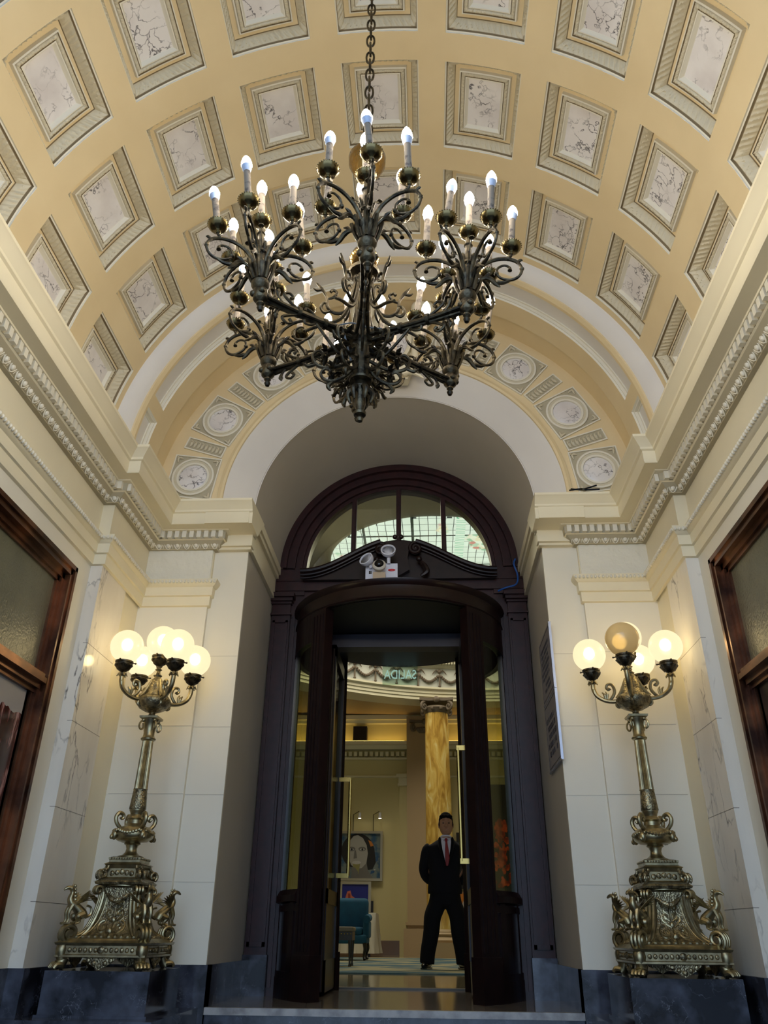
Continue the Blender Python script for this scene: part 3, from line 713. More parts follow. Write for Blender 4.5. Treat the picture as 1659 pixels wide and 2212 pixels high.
# ============================================================ THINGS
# ---- stained glass skylight
def skylightmat():
    m = bpy.data.materials.new('stained_glass'); m.use_nodes = True; nt = m.node_tree
    for n in list(nt.nodes): nt.nodes.remove(n)
    N = nt.nodes.new; L = nt.links.new; o = N('ShaderNodeOutputMaterial'); e = N('ShaderNodeEmission'); e.inputs[1].default_value = SKYL; L(e.outputs[0], o.inputs[0])
    tc = N('ShaderNodeTexCoord')
    def ramp(src, pts):
        c = N('ShaderNodeValToRGB'); el = c.color_ramp.elements
        el[0].position, el[0].color = pts[0]; el[1].position, el[1].color = pts[-1]
        for q in pts[1:-1]: x = el.new(q[0]); x.color = q[1]
        L(src, c.inputs[0]); return c.outputs[0]
    wob = N('ShaderNodeTexNoise'); wob.inputs['Scale'].default_value = 1.5; L(tc.outputs['Object'], wob.inputs[0])
    mv = N('ShaderNodeMix'); mv.data_type = 'VECTOR'; mv.inputs['Factor'].default_value = .05; L(tc.outputs['Object'], mv.inputs[4]); L(wob.outputs['Color'], mv.inputs[5])
    br = N('ShaderNodeTexBrick'); br.offset = 0; br.inputs['Scale'].default_value = 1; br.inputs['Brick Width'].default_value = .17; br.inputs['Row Height'].default_value = .26; br.inputs['Mortar Size'].default_value = .007
    br.inputs['Color1'].default_value = (.86, .97, .90, 1); br.inputs['Color2'].default_value = (.78, .88, .80, 1); br.inputs['Mortar'].default_value = (.06, .07, .07, 1); L(mv.outputs[1], br.inputs['Vector'])
    big = N('ShaderNodeTexBrick'); big.offset = 0; big.inputs['Scale'].default_value = 1; big.inputs['Brick Width'].default_value = 1.05; big.inputs['Row Height'].default_value = 1.5; big.inputs['Mortar Size'].default_value = .03
    big.inputs['Color1'].default_value = (1, 1, 1, 1); big.inputs['Color2'].default_value = (1, 1, 1, 1); big.inputs['Mortar'].default_value = (.05, .06, .05, 1); L(tc.outputs['Object'], big.inputs['Vector'])
    mx = N('ShaderNodeMix'); mx.data_type = 'RGBA'; mx.blend_type = 'MULTIPLY'; mx.inputs['Factor'].default_value = 1; L(br.outputs[0], mx.inputs[6]); L(big.outputs[0], mx.inputs[7])
    # flowers: coloured voronoi cells inside a band
    vo = N('ShaderNodeTexVoronoi'); vo.inputs['Scale'].default_value = 9; L(mv.outputs[1], vo.inputs['Vector'])
    hs_ = N('ShaderNodeSeparateColor'); L(vo.outputs['Color'], hs_.inputs[0])
    fc = ramp(hs_.outputs[0], [(0, (.55, .03, .03, 1)), (.3, (.9, .95, .8, 1)), (.55, (.85, .7, .4, 1)), (.7, (.9, .95, .85, 1)), (1, (.2, .5, .3, 1))])
    sp = N('ShaderNodeSeparateXYZ'); L(tc.outputs['Object'], sp.inputs[0])
    nb = N('ShaderNodeTexNoise'); nb.inputs['Scale'].default_value = .9; L(tc.outputs['Object'], nb.inputs[0])
    msk = ramp(nb.outputs['Fac'], [(.60, (0, 0, 0, 1)), (.63, (1, 1, 1, 1))])
    m2 = N('ShaderNodeMix'); m2.data_type = 'RGBA'; L(msk, m2.inputs['Factor']); L(mx.outputs[2], m2.inputs[6]); L(fc, m2.inputs[7])
    # green scroll border strip at x ~ 1.0
    ab_ = N('ShaderNodeMath'); ab_.operation = 'SUBTRACT'; ab_.inputs[1].default_value = 1.02; L(sp.outputs['X'], ab_.inputs[0])
    a2 = N('ShaderNodeMath'); a2.operation = 'ABSOLUTE'; L(ab_.outputs[0], a2.inputs[0]); lt_ = N('ShaderNodeMath'); lt_.operation = 'LESS_THAN'; lt_.inputs[1].default_value = .10; L(a2.outputs[0], lt_.inputs[0])
    wv = N('ShaderNodeTexWave'); wv.wave_type = 'RINGS'; wv.inputs['Scale'].default_value = 2.2; wv.inputs['Distortion'].default_value = 3; L(mv.outputs[1], wv.inputs['Vector'])
    gc = ramp(wv.outputs['Fac'], [(.3, (.85, .95, .85, 1)), (.5, (.02, .45, .22, 1)), (.8, (.75, .9, .8, 1))])
    m3 = N('ShaderNodeMix'); m3.data_type = 'RGBA'; L(lt_.outputs[0], m3.inputs['Factor']); L(m2.outputs[2], m3.inputs[6]); L(gc, m3.inputs[7])
    L(m3.outputs[2], e.inputs[0]); return m
vs = [(.4+2.33*cos(2*pi*k/64), 16.5+2.33*sin(2*pi*k/64)) for k in range(64)]
vs = [(x, min(y, 18.95)) for x, y in vs]
sk = MB().prism(vs, 'z', 7.95, 7.985).build('stained_glass_skylight', skylightmat(), smooth=0)
tag(sk, 'white leaded skylight with green scrolls and red flowers seen through the arched fanlight', 'skylight')

# ---- wooden portal with fanlight
portal = empty('door_surround', (0, 6.3, 0)); tag(portal, 'dark mahogany arched door surround with pilasters filling the niche', 'door surround')
def pb(mb, name, m, parent=portal, smooth=40):   # build with world coordinates under portal
    o = mb.build(name, m, parent, smooth); o.matrix_parent_inverse = parent.matrix_world.inverted() if False else Matrix.Translation(-parent.location); return o
def W(parent, mb, name, m, smooth=40):
    o = mb.build(name, m, None, smooth); o.parent = parent; o.matrix_parent_inverse = Matrix.Translation(-Vector(parent.location)) ; return o
AC = 3.25
def arc(R, n=64, c=AC, a0=0, a1=180): return [(R*cos(radians(a0+(a1-a0)*k/n)), c+R*sin(radians(a0+(a1-a0)*k/n))) for k in range(n+1)]
a_ = MB()
for R0, R1, y in ((1.085, 1.03, 6.30), (1.03, 1.00, 6.27), (1.00, .945, 6.31), (.945, .925, 6.29), (.925, .88, 6.33), (.88, .862, 6.315), (.862, .83, 6.345)):
    a_.band(arc(R0), arc(R1), 'y', y, 6.46, closed=False)
W(portal, a_, 'arch_moulding', WOD)
l_ = MB()
for s in (-1, 1):
    l_.box((min(s*.83, s*1.075), 6.31, 3.0), (max(s*.83, s*1.075), 6.46, 3.26))
    l_.box((min(s*.80, s*1.085), 6.29, 3.13), (max(s*.80, s*1.085), 6.46, 3.15))
l_.box((-1.09, 6.33, 2.80), (1.09, 6.44, 3.17)).box((-1.09, 6.30, 3.04), (1.09, 6.44, 3.13))
W(portal, l_, 'transom', WOD, 0)
for s in (-1, 1):
    P = MB()
    def pbx(x0, x1, y0, z0, z1): P.box((min(s*x0, s*x1), y0, z0), (max(s*x0, s*x1), 6.44, z1))
    pbx(.94, 1.10, 6.30, .25, 2.81); pbx(.955, .975, 6.285, .3, 2.76); pbx(1.065, 1.085, 6.285, .3, 2.76); pbx(.955, 1.085, 6.285, 2.74, 2.76); pbx(.955, 1.085, 6.285, .3, .33)
    pbx(.93, 1.108, 6.28, 2.81, 2.825); pbx(.94, 1.10, 6.295, 2.825, 2.91); pbx(.93, 1.108, 6.275, 2.91, 2.93); pbx(.92, 1.11, 6.25, 2.93, 2.96); pbx(.905, 1.11, 6.225, 2.96, 3.0)
    pbx(.84, .945, 6.34, 0, 2.85); pbx(.90, .925, 6.325, .05, 2.8); pbx(.865, .88, 6.325, .05, 2.8)
    W(portal, P, 'pilaster', WOD, 0)
    W(portal, MB().box((min(s*.93, s*1.105), 6.27, 0), (max(s*.93, s*1.105), 6.44, .25)), 'pilaster_base', BLK, 0)
# mullions and panes
for i, x in enumerate((-.412, 0, .412)):
    W(portal, MB().box((x-.022, 6.34, 3.17), (x+.022, 6.40, AC+sqrt(.83**2-x*x)+.01)).box((x-.010, 6.325, 3.17), (x+.010, 6.41, AC+sqrt(.83**2-x*x))), 'mullion', WOD, 0)
for x0, x1 in ((-.829, -.412), (-.412, 0), (0, .412), (.412, .829)):
    n = 14; poly = [(x0, 3.18), (x1, 3.18)]+[(x1+(x0-x1)*k/n, AC+sqrt(max(0, .83**2-(x1+(x0-x1)*k/n)**2))) for k in range(n+1)]
    W(portal, MB().prism(poly, 'y', 6.372, 6.378), 'fanlight_pane', GLF, 0)
# swan-neck pediment with scrolls and a shield
sw = MB()
top = lambda x: 3.20+.30*(cos(min(1, abs(x)/.84)*pi)*.5+.5)
xs = [-.84+1.68*k/60 for k in range(61)]
sw.prism([(x, top(x)) for x in xs]+[(.84, 3.12), (-.84, 3.12)], 'y', 6.25, 6.36)
for dz, y0, th in ((0, 6.20, .022), (-.03, 6.22, .014), (-.055, 6.235, .01)):
    for s in (-1, 1):
        pts = [(s*x, y0, top(x)+dz-.012) for x in [.86-.032*k for k in range(23)]]
        sw.tube(pts, th, 8)
for s in (-1, 1):
    for cx_, cz_, r0 in ((.155, 3.385, .06),):
        f = lambda a, b: (a, 6.19, b)
        sw.tube(spiral((s*cx_, cz_), r0*.95, .008, radians(90), radians(90+s*620), 40, f), [.016]*41, 7)
        sw.ball((s*cx_, 6.19, cz_), .02)
    sw.ball((s*.028, 6.2, 3.505), .022)
    stube(sw, [(s*.19, 6.2, 3.27), (s*.23, 6.19, 3.22), (s*.25, 6.19, 3.16), (s*.20, 6.19, 3.12)], [.012, .024, .026, .012])
    sw.ball((s*.185, 6.19, 3.28), .026)
sw.prism([(-.11, 3.46), (.11, 3.46), (.085, 3.30), (.10, 3.18), (0, 3.12), (-.10, 3.18), (-.085, 3.30)], 'y', 6.19, 6.26)
W(portal, sw, 'swan_neck_pediment', WO2)

# ---- revolving door
DC = (0, 6.45); DR = .90
rd = empty('revolving_door', (0, 6.45, 0)); tag(rd, 'dark wooden revolving door with round canopy and brass push bars, folded open', 'door')
def cyl(stations, a0=0, a1=360, n=96):     # closed profile [(R,z)] swept about the drum axis; angles from -y (front)
    vs = []; fs = []; P_ = len(stations); full = abs(a1-a0-360) < 1e-6
    for k in range(n if full else n+1):
        a = radians(a0+(a1-a0)*k/n)
        for R, z in stations: vs.append((DC[0]+R*sin(a), DC[1]-R*cos(a), z))
    for k in range(n):
        k2 = (k+1) % n if full else k+1
        for j in range(P_): j2 = (j+1) % P_; fs.append((k*P_+j, k2*P_+j, k2*P_+j2, k*P_+j2))
    if not full: fs.append(tuple(range(P_))); fs.append(tuple(n*P_+j for j in range(P_)))
    return MB().add(vs, fs)
c = cyl([(.70, 2.675), (.86, 2.67), (.885, 2.665), (.895, 2.675), (.885, 2.69), (.885, 2.775), (.895, 2.785), (.91, 2.80), (.915, 2.82), (.0001, 2.83), (.0001, 2.70), (.70, 2.70)])
W(rd, c, 'canopy', WO2)
W(rd, cyl([(.0001, 2.72), (.0001, 2.665), (.84, 2.665), (.84, 2.72)]), 'canopy_ceiling', flat('canopy_black', (4, 4, 5), .5), 0)
for sgn, nm in ((1, 'r'), (-1, 'l')):
    for a0, back_ in ((43, 0), (137, 1)):
        P = MB()
        A0, A1 = (39, 50) if not back_ else (130, 141)
        P.join(cyl([(.80, 0), (.885, 0), (.885, 2.67), (.80, 2.67)], sgn*A0, sgn*A1, 6))
        for e in (.18, .38, .60, .82):
            P.join(cyl([(.88, .28), (.894, .28), (.894, 2.62), (.88, 2.62)], sgn*(A0+(A1-A0)*e-.6), sgn*(A0+(A1-A0)*e+.6), 2))
        P.join(cyl([(.79, 0), (.90, 0), (.90, .26), (.79, .26)], sgn*(A0-.6), sgn*(A1+.6), 6))
        W(rd, P, 'post', WO2, 0)
    # curved side: base, lower panel, rail, glass, header
    C = MB(); s0, s1 = 50, 130
    C.join(cyl([(.835, 0), (.885, 0), (.885, .12), (.835, .12)], sgn*s0, sgn*s1, 24))
    C.join(cyl([(.845, .12), (.868, .12), (.868, .60), (.845, .60)], sgn*s0, sgn*s1, 24))
    C.join(cyl([(.835, .56), (.905, .58), (.905, .62), (.885, .655), (.835, .655)], sgn*s0, sgn*s1, 24))
    C.join(cyl([(.835, 2.42), (.885, 2.42), (.885, 2.67), (.835, 2.67)], sgn*s0, sgn*s1, 24))
    for e in (55, 74, 90, 106, 125):
        C.join(cyl([(.84, .12), (.882, .12), (.882, .58), (.84, .58)], sgn*(e-2), sgn*(e+2), 2))
    for z0, z1 in ((.12, .16), (.52, .56)): C.join(cyl([(.84, z0), (.882, z0), (.882, z1), (.84, z1)], sgn*s0, sgn*s1, 24))
    C.join(cyl([(.84, .65), (.88, .65), (.88, 2.42), (.84, 2.42)], sgn*77, sgn*84, 3))
    W(rd, C, 'curved_panel', WO2, 0)
    W(rd, cyl([(.858, .655), (.864, .655), (.864, 2.42), (.858, 2.42)], sgn*s0, sgn*s1, 24), 'curved_glass', GLS)
W(rd, MB().box((-.62, 6.38, 2.545), (.56, 6.52, 2.66)), 'hanger_beam', mat('beam_wood', (46, 42, 54), .4), 0)
W(rd, MB().box((-.62, 7.22, 0), (.62, 7.30, .012)), 'sill', mat('sill_metal', (70, 64, 56), .4, .6), 0)
# folded wings: two leaves against each side
def wing(x, y0, y1, handle=None):
    w_ = MB()
    th = .022
    w_.box((x-th, y0, .02), (x+th, y0+.09, 2.54)).box((x-th, y1-.09, .02), (x+th, y1, 2.54)).box((x-th, y0, .02), (x+th, y1, .22)).box((x-th, y0, 2.44), (x+th, y1, 2.54)).box((x-th, y0, .58), (x+th, y1, .68))
    w_.box((x-th*.5, y0+.09, .22), (x+th*.5, y1-.09, .58))
    w_.tube([(x, y0-.008, .03), (x, y0-.008, 2.5)], .014, 8)
    o = W(rd, w_, 'wing', WO2, 30)
    g = MB().box((x-.003, y0+.09, .68), (x+.003, y1-.09, 2.44)).build('wing_glass', GLS, None, 0); g.parent = o
    if handle:
        hx, hy_, z0, z1, ax = handle
        h = MB().tube([(hx, hy_, z0), (hx, hy_, z1)], .0135, 12)
        for z in (z0, z1): h.box((min(hx, ax)-.012, hy_-.012, z-.017), (max(hx, ax)+.006, hy_+.012, z+.017))
        h = h.build('push_bar', PBR, None, 30); h.parent = o
    return o
wing(-.60, 5.98, 6.74); wing(-.545, 6.30, 7.08, (-.44, 7.0, .805, 1.56, -.525))
wing(.60, 6.1, 6.86); wing(.535, 5.86, 6.62, (.455, 5.9, .835, 1.60, .515))
# ---- SALIDA glass sign under the rear of the canopy
sg = empty('glass_sign', (-.02, 7.37, 2.62)); tag(sg, 'greenish glass plate with reversed word SALIDA hanging behind the door canopy', 'sign')
W(sg, MB().box((-.192, 7.367, 2.497), (.150, 7.373, 2.83)), 'glass_plate', GLC, 0)
def text(body, size, mtl, name, parent, loc, rot, mirror_=False, extrude=.002, align='CENTER', width=None, bold=0):
    cu = bpy.data.curves.new(name, 'FONT'); cu.body = body; cu.size = size; cu.align_x = align; cu.extrude = extrude; cu.offset = bold
    o = bpy.data.objects.new(name, cu); COL.objects.link(o)
    me = bpy.data.meshes.new_from_object(o); bpy.data.objects.remove(o)
    xs = [v.co.x for v in me.vertices]; wd = max(xs)-min(xs)
    sx = (width/wd) if width else 1
    for v in me.vertices: v.co.x *= sx*(-1 if mirror_ else 1)
    me.materials.clear(); me.materials.append(mtl)
    o = bpy.data.objects.new(name, me); COL.objects.link(o); o.rotation_euler = rot; o.location = Vector(loc)-(Vector(parent.location) if parent else Vector())
    if parent: o.parent = parent
    return o
text('SALIDA', .125, GLE, 'etched_lettering', sg, (-.02, 7.362, 2.557), (pi/2, 0, 0), True, .001, width=.31)

# ---- emergency light and camera dome standing on the canopy
em = empty('emergency_light', (-.14, 6.1, 2.83)); tag(em, 'white twin-head emergency light with red badge on top of the round door canopy', 'emergency light')
W(em, MB().box((-.275, 6.08, 2.83), (.0, 6.14, 3.19)).box((-.262, 6.074, 2.84), (-.013, 6.085, 3.178)), 'housing', WPL, 0)
W(em, MB().ball((-.05, 6.072, 3.125), .032, .005, .012, 16, 6), 'red_badge', RED)
W(em, MB().box((-.245, 6.073, 3.09), (-.235, 6.078, 3.12)).box((-.232, 6.073, 3.09), (-.222, 6.078, 3.12)), 'indicator_slots', BPL, 0)
for x, z, rx, rz_ in ((-.078, 3.285, 0, 0), (-.262, 3.205, .5, .55)):
    hd = empty('lamp_head', Vector((x, 6.03, z))-em.location, 0, em); hd.rotation_euler = (pi/2-.35, 0, -rz_)
    MB().lathe([(.0, -.045), (.035, -.045), (.058, -.02), (.064, .0), (.064, .018), (.056, .02), (.053, .012)], seg=28).build('shell', WPL, hd)
    MB().lathe([(.053, .012), (.04, -.004), (.02, -.014), (.0, -.016)], seg=28).build('reflector', CHR, hd)
    l = MB()
    for k in range(6): a = k*pi/3; l.ball((.027*cos(a), .027*sin(a), .004), .011, .011, .007, 8, 6)
    l.ball((0, 0, .004), .012, .012, .008, 8, 6); l.build('led_cluster', CHR, hd)
W(em, MB().tube([(-.075, 6.06, 3.18), (-.075, 6.05, 3.24)], .016, 10), 'neck', WPL); W(em, MB().tube([(-.225, 6.06, 3.14), (-.245, 6.04, 3.19)], .016, 10), 'neck', WPL)
dm = empty('dome_camera', (-.152, 6.0, 2.83)); tag(dm, 'white round security camera with black dome between the two emergency lamp heads', 'camera')
W(dm, MB().box((-.205, 5.99, 2.83), (-.10, 6.05, 3.07)), 'stand', mat('beige_plastic', (196, 174, 146), .5), 0)
dsh = MB().lathe([(0, -.055), (.04, -.045), (.056, -.015), (.058, .005), (.048, .018), (.040, .02)], seg=28).build('shell', mat('ivory_plastic', (214, 208, 194), .35), dm)
dsh.location = (0, -.02, .30); dsh.rotation_euler = (pi/2-.3, 0, 0)
dd = MB().ball((0, 0, .012), .042, .042, .036, 20, 12).build('dome', BPL, dm); dd.location = (0, -.02, .30); dd.rotation_euler = (pi/2-.3, 0, 0)
# blue cable
bc = MB(); stube(bc, [(1.03, 6.26, 3.30), (1.012, 6.24, 3.24), (1.035, 6.24, 3.15), (1.03, 6.22, 3.07), (1.0, 6.2, 3.025), (.93, 6.2, 3.005), (.86, 6.24, 2.99)], .008, 7)
tag(bc.build('cable', BLU), 'loose blue cable hanging at the right shoulder of the wooden arch', 'cable')
bc = MB(); stube(bc, [(1.30, 5.0, 3.262), (1.38, 4.98, 3.262), (1.42, 5.0, 3.275), (1.50, 4.98, 3.29)], .006, 6); stube(bc, [(1.31, 4.98, 3.262), (1.40, 5.01, 3.27), (1.52, 4.99, 3.262)], .006, 6)
tag(bc.build('cable', BPL), 'short black cable lying on the cornice below the lowest right medallion', 'cable')

# ---- notices on the right jamb
def notice(z0, z1, label, rows):
    n = empty('notice_board', (1.10, 5.51, z0)); tag(n, label, 'notice board', None)
    W(n, MB().box((1.098, 5.25, z0), (1.112, 5.80, z1)), 'board', SGN, 0)
    W(n, MB().box((1.095, 5.247, z0), (1.112, 5.252, z1)).box((1.096, 5.243, z0-.005), (1.112, 5.805, z0+.004)), 'metal_edge', ALU, 0)
    k = MB()
    for a, b in ((.02, .023),):
        k.box((1.0965, 5.27, z0+a), (1.098, 5.78, z0+b)).box((1.0965, 5.27, z1-b), (1.098, 5.78, z1-a)).box((1.0965, 5.27, z0+a), (1.098, 5.273, z1-a)).box((1.0965, 5.777, z0+a), (1.098, 5.78, z1-a))
    rnd = random.Random(int(z0*100))
    for zr, h, y0, y1 in rows:
        y = y0
        while y < y1:
            cw = h*.62
            if rnd.random() < .14: y += cw; continue
            # worn letter-like strokes
            kind = rnd.randint(0, 3)
            k.box((1.0965, y, zr), (1.098, y+h*.16, zr+h))
            if kind != 0: k.box((1.0965, y, zr+h*.84), (1.098, y+cw*.75, zr+h))
            if kind in (1, 3): k.box((1.0965, y, zr), (1.098, y+cw*.75, zr+h*.16))
            if kind in (2, 3): k.box((1.0965, y+cw*.6, zr), (1.098, y+cw*.78, zr+h))
            if kind == 1: k.box((1.0965, y, zr+h*.42), (1.098, y+cw*.6, zr+h*.56))
            y += cw
    W(n, k, 'printed_text', INK, 0); return n
notice(1.872, 2.34, 'grey notice with eight worn text rows, upper one on the right niche jamb', [(2.235-.041*i, .022, 5.36+.02*(i % 3), 5.74-.02*(i % 2)) for i in range(6)]+[(1.975, .022, 5.42, 5.62), (1.935, .022, 5.38, 5.66)])
notice(1.40, 1.866, 'grey notice with five large text rows, lower one on the right niche jamb', [(1.72-.058*i, .034, 5.34+.02*(i % 2), 5.72-.03*(i % 3)) for i in range(5)])

# ============================================================ CHANDELIER
CH = (0.0, 2.311)
ch = empty('chandelier', (CH[0], CH[1], 0)); ch.rotation_euler = (0, 0, 0)
tag(ch, 'dark bronze six-armed chandelier with electric candles hanging on a chain from the coffered vault', 'chandelier')
S = MB().lathe([(0, 2.012), (.010, 2.018), (.014, 2.03), (.008, 2.04), (.022, 2.045), (.024, 2.055), (.012, 2.065), (.018, 2.08), (.022, 2.10), (.020, 2.13), (.028, 2.15), (.036, 2.165), (.026, 2.18), (.022, 2.195), (.042, 2.198), (.044, 2.206), (.032, 2.212), (.030, 2.36), (.034, 2.37),
    (.05, 2.385), (.05, 2.42), (.034, 2.435), (.026, 2.46), (.026, 2.70), (.034, 2.71), (.030, 2.73), (.060, 2.745), (.064, 2.757), (.050, 2.765), (.030, 2.775), (.030, 2.79)], seg=24)
S.lathe([(.028, 2.875), (.032, 2.885), (.020, 2.90), (.024, 2.95), (.018, 3.0), (.022, 3.05), (.03, 3.08), (.018, 3.10), (.016, 3.30), (.026, 3.32), (.022, 3.35)], seg=18)
S.lathe([(.022, 3.50), (.028, 3.515), (.016, 3.53), (.012, 3.55), (0, 3.56)], seg=16)
for k in range(6):     # petals of the lower cup
    a = k*pi/3; u = Vector((cos(a), sin(a), 0)); S.tube(smoothpts([u*.012+Vector((0, 0, 2.16)), u*.034+Vector((0, 0, 2.155)), u*.046+Vector((0, 0, 2.135)), u*.036+Vector((0, 0, 2.10))], 4), [.012, .014, .014, .013, .013, .012, .012, .011, .010, .009, .008, .006, .004], 7)
for k in range(8): a = k*pi/4; S.tube([(.027*cos(a), .027*sin(a), 2.45), (.027*cos(a), .027*sin(a), 2.70)], .006, 6)
S.build('stem', BRO, ch)
G1 = MB().lathe([(.028, 2.785), (.05, 2.80), (.062, 2.83), (.05, 2.862), (.028, 2.88)], seg=28)
G1.build('gilt_bulb', AMB, ch)
G2 = MB().lathe([(.03, 3.34), (.06, 3.37), (.082, 3.42), (.084, 3.46), (.06, 3.50), (.03, 3.515)], seg=28); G2.build('gilt_bulb', AMB, ch)
# chain
CHN = MB(); z = 3.545; k = 0
while z < 5.15:
    L_ = .044; Wd = .019; pts = []
    for q in range(16):
        a = 2*pi*q/16; xx = Wd*cos(a); zz = L_*sin(a); zz = max(-L_, min(L_, zz*1.15))
        pts.append((xx, 0, z+L_+zz) if k % 2 else (0, xx, z+L_+zz))
    CHN.tube(pts, .0055, 6, closed=True); z += .070; k += 1
CHN.build('chain', BRO, ch)
# upper collar of six ribs flaring from the stem, scrolls at the ends
rib_ = MB()
F = lambda r_, z_: (0, -r_, z_)
stube(rib_, [F(.03, 2.72), F(.045, 2.62), F(.062, 2.55), F(.09, 2.50), F(.13, 2.475), F(.17, 2.46), F(.22, 2.43)], [.009, .009, .008, .008, .007, .007, .006])
stube(rib_, [F(.05, 2.60), F(.07, 2.54), F(.11, 2.53), F(.14, 2.56), F(.145, 2.61), F(.165, 2.65), F(.19, 2.685)], [.006, .007, .007, .007, .006, .008, .003])
stube(rib_, [F(.125, 2.54), F(.15, 2.53), F(.165, 2.555), F(.155, 2.58), F(.14, 2.575)], [.004, .007, .007, .006, .008])
stube(rib_, [F(.145, 2.60), F(.12, 2.61), F(.105, 2.635), F(.12, 2.65), F(.13, 2.64)], [.004, .006, .006, .006, .007])
stube(rib_, [F(.165, 2.65), F(.185, 2.645), F(.2, 2.655)], [.006, .006, .002])
stube(rib_, [F(.04, 2.66), F(.055, 2.685), F(.07, 2.67), F(.06, 2.655)], [.005, .007, .007, .005])
ribme = rib_.mesh('flared_rib', BRO)
PH = -.1196676
for k in range(6):
    o = bpy.data.objects.new('flared_rib', ribme); COL.objects.link(o); o.parent = ch; o.rotation_euler = (0, 0, radians(30)+radians(60*k)-PH-PH*0)
# foliage scrolls below the arms
fo = MB()
stube(fo, [F(.03, 2.30), F(.08, 2.27), F(.13, 2.255), F(.17, 2.27), F(.185, 2.31), F(.165, 2.335), F(.145, 2.32), F(.15, 2.30)], [.007, .008, .008, .007, .006, .006, .006, .008])
stube(fo, [F(.03, 2.26), F(.06, 2.22), F(.10, 2.195), F(.135, 2.20), F(.15, 2.225), F(.135, 2.25), F(.115, 2.24), F(.12, 2.225)], [.007, .008, .008, .007, .006, .006, .006, .008])
stube(fo, [F(.10, 2.195), F(.12, 2.17), F(.11, 2.15)], [.006, .01, .003]); stube(fo, [F(.17, 2.27), F(.2, 2.26), F(.22, 2.275)], [.005, .008, .002])
for sx in (-1, 1):
    for r0, z0 in ((.08, 2.32), (.13, 2.32), (.10, 2.24)):
        for d in (-50, -10, 30):
            a = radians(d); L_ = .045; b0 = Vector((sx*.006, -r0, z0)); e = b0+Vector((sx*L_*.75, -L_*.5*cos(a), L_*sin(a)*.9))
            fo.tube([b0, (b0+e)/2+Vector((0, 0, .006)), e], [.003, .010, .002], 6, flat=.4)
fome = fo.mesh('leaf_scroll', BRO)
for k in range(6):
    o = bpy.data.objects.new('leaf_scroll', fome); COL.objects.link(o); o.parent = ch; o.rotation_euler = (0, 0, radians(30)+radians(60*k)-PH)
# arm
AR = .4314
am = MB()
for dx, dz, rr in ((0, .008, .010), (-.013, -.004, .0075), (.013, -.004, .0075), (0, -.012, .007)):
    stube(am, [(dx*1.8, -.045, 2.402+dz*1.4), (dx*.9, -.16, 2.398+dz), (dx*.75, -.26, 2.394+dz), (dx*1.3, -AR+.02, 2.392+dz)], [rr, rr, rr, rr*.9], 7)
for yb_ in (.16, .27): am.tube([(0, -yb_, 2.396), (0, -yb_-.014, 2.396)], .022, 10)
for sg_, base_ in ((1, 2.405), (-1, 2.385)):
    for y0 in (.33,):
        stube(am, [(0, -y0+.06, base_), (0, -y0+.02, base_+sg_*.02), (0, -y0-.01, base_+sg_*.045), (0, -y0+.01, base_+sg_*.062), (0, -y0+.028, base_+sg_*.05), (0, -y0+.018, base_+sg_*.038)], [.005, .006, .006, .005, .005, .007])
        stube(am, [(0, -y0-.01, base_), (0, -y0-.03, base_+sg_*.025), (0, -y0-.035, base_+sg_*.045), (0, -y0-.03, base_+sg_*.06)], [.004, .005, .01, .002])
    stube(am, [(0, -.20, base_), (0, -.22, base_+sg_*.02), (0, -.245, base_+sg_*.026), (0, -.25, base_+sg_*.012)], [.004, .005, .005, .007])
stube(am, [(0, -.06, 2.30), (.0, -.10, 2.29), (0, -.15, 2.33), (0, -.20, 2.38)], [.005, .006, .006, .005])
amme = am.mesh('arm', BRO)
# cluster stem
cs = MB().lathe([(0, 2.318), (.008, 2.322), (.013, 2.335), (.007, 2.345), (.014, 2.352), (.014, 2.358), (.010, 2.362), (.024, 2.372), (.027, 2.378), (.027, 2.416), (.022, 2.422), (.030, 2.432), (.034, 2.442), (.034, 2.452), (.028, 2.458), (.026, 2.475), (.038, 2.515), (.041, 2.53), (.034, 2.532), (.016, 2.525), (.015, 2.60), (.022, 2.605), (.022, 2.615), (.015, 2.62), (.012, 2.70), (.017, 2.705), (.012, 2.715), (.009, 2.745)], seg=20)
for k in range(8):
    a = k*pi/4; u = Vector((cos(a), sin(a), 0))
    cs.tube(smoothpts([u*.030+Vector((0, 0, 2.46)), u*.044+Vector((0, 0, 2.50)), u*.050+Vector((0, 0, 2.535)), u*.058+Vector((0, 0, 2.545))], 3), [.006, .0065, .007, .007, .007, .008, .008, .008, .007, .004], 6)
    cs.tube([u*.016+Vector((0, 0, 2.60)), u*.024+Vector((0, 0, 2.635)), u*.031+Vector((0, 0, 2.645))], [.004, .007, .003], 6)
for k in range(4): a = k*pi/2+.4; cs.ball((.026*cos(a), .026*sin(a), 2.397), .013, .013, .013, 8, 6)
for k in range(3):
    a = k*2.1+.7; u = Vector((cos(a), sin(a), 0)); cs.tube(smoothpts([u*.014+Vector((0, 0, 2.62)), u*.03+Vector((0, 0, 2.66)), u*.055+Vector((0, 0, 2.685))], 4), .0028, 5); cs.lathe([(.0, -.004), (.011, 0), (.010, .004), (0, .002)], u*.058+Vector((0, 0, 2.686)), 10)
csme = cs.mesh('cluster_stem', BRO)
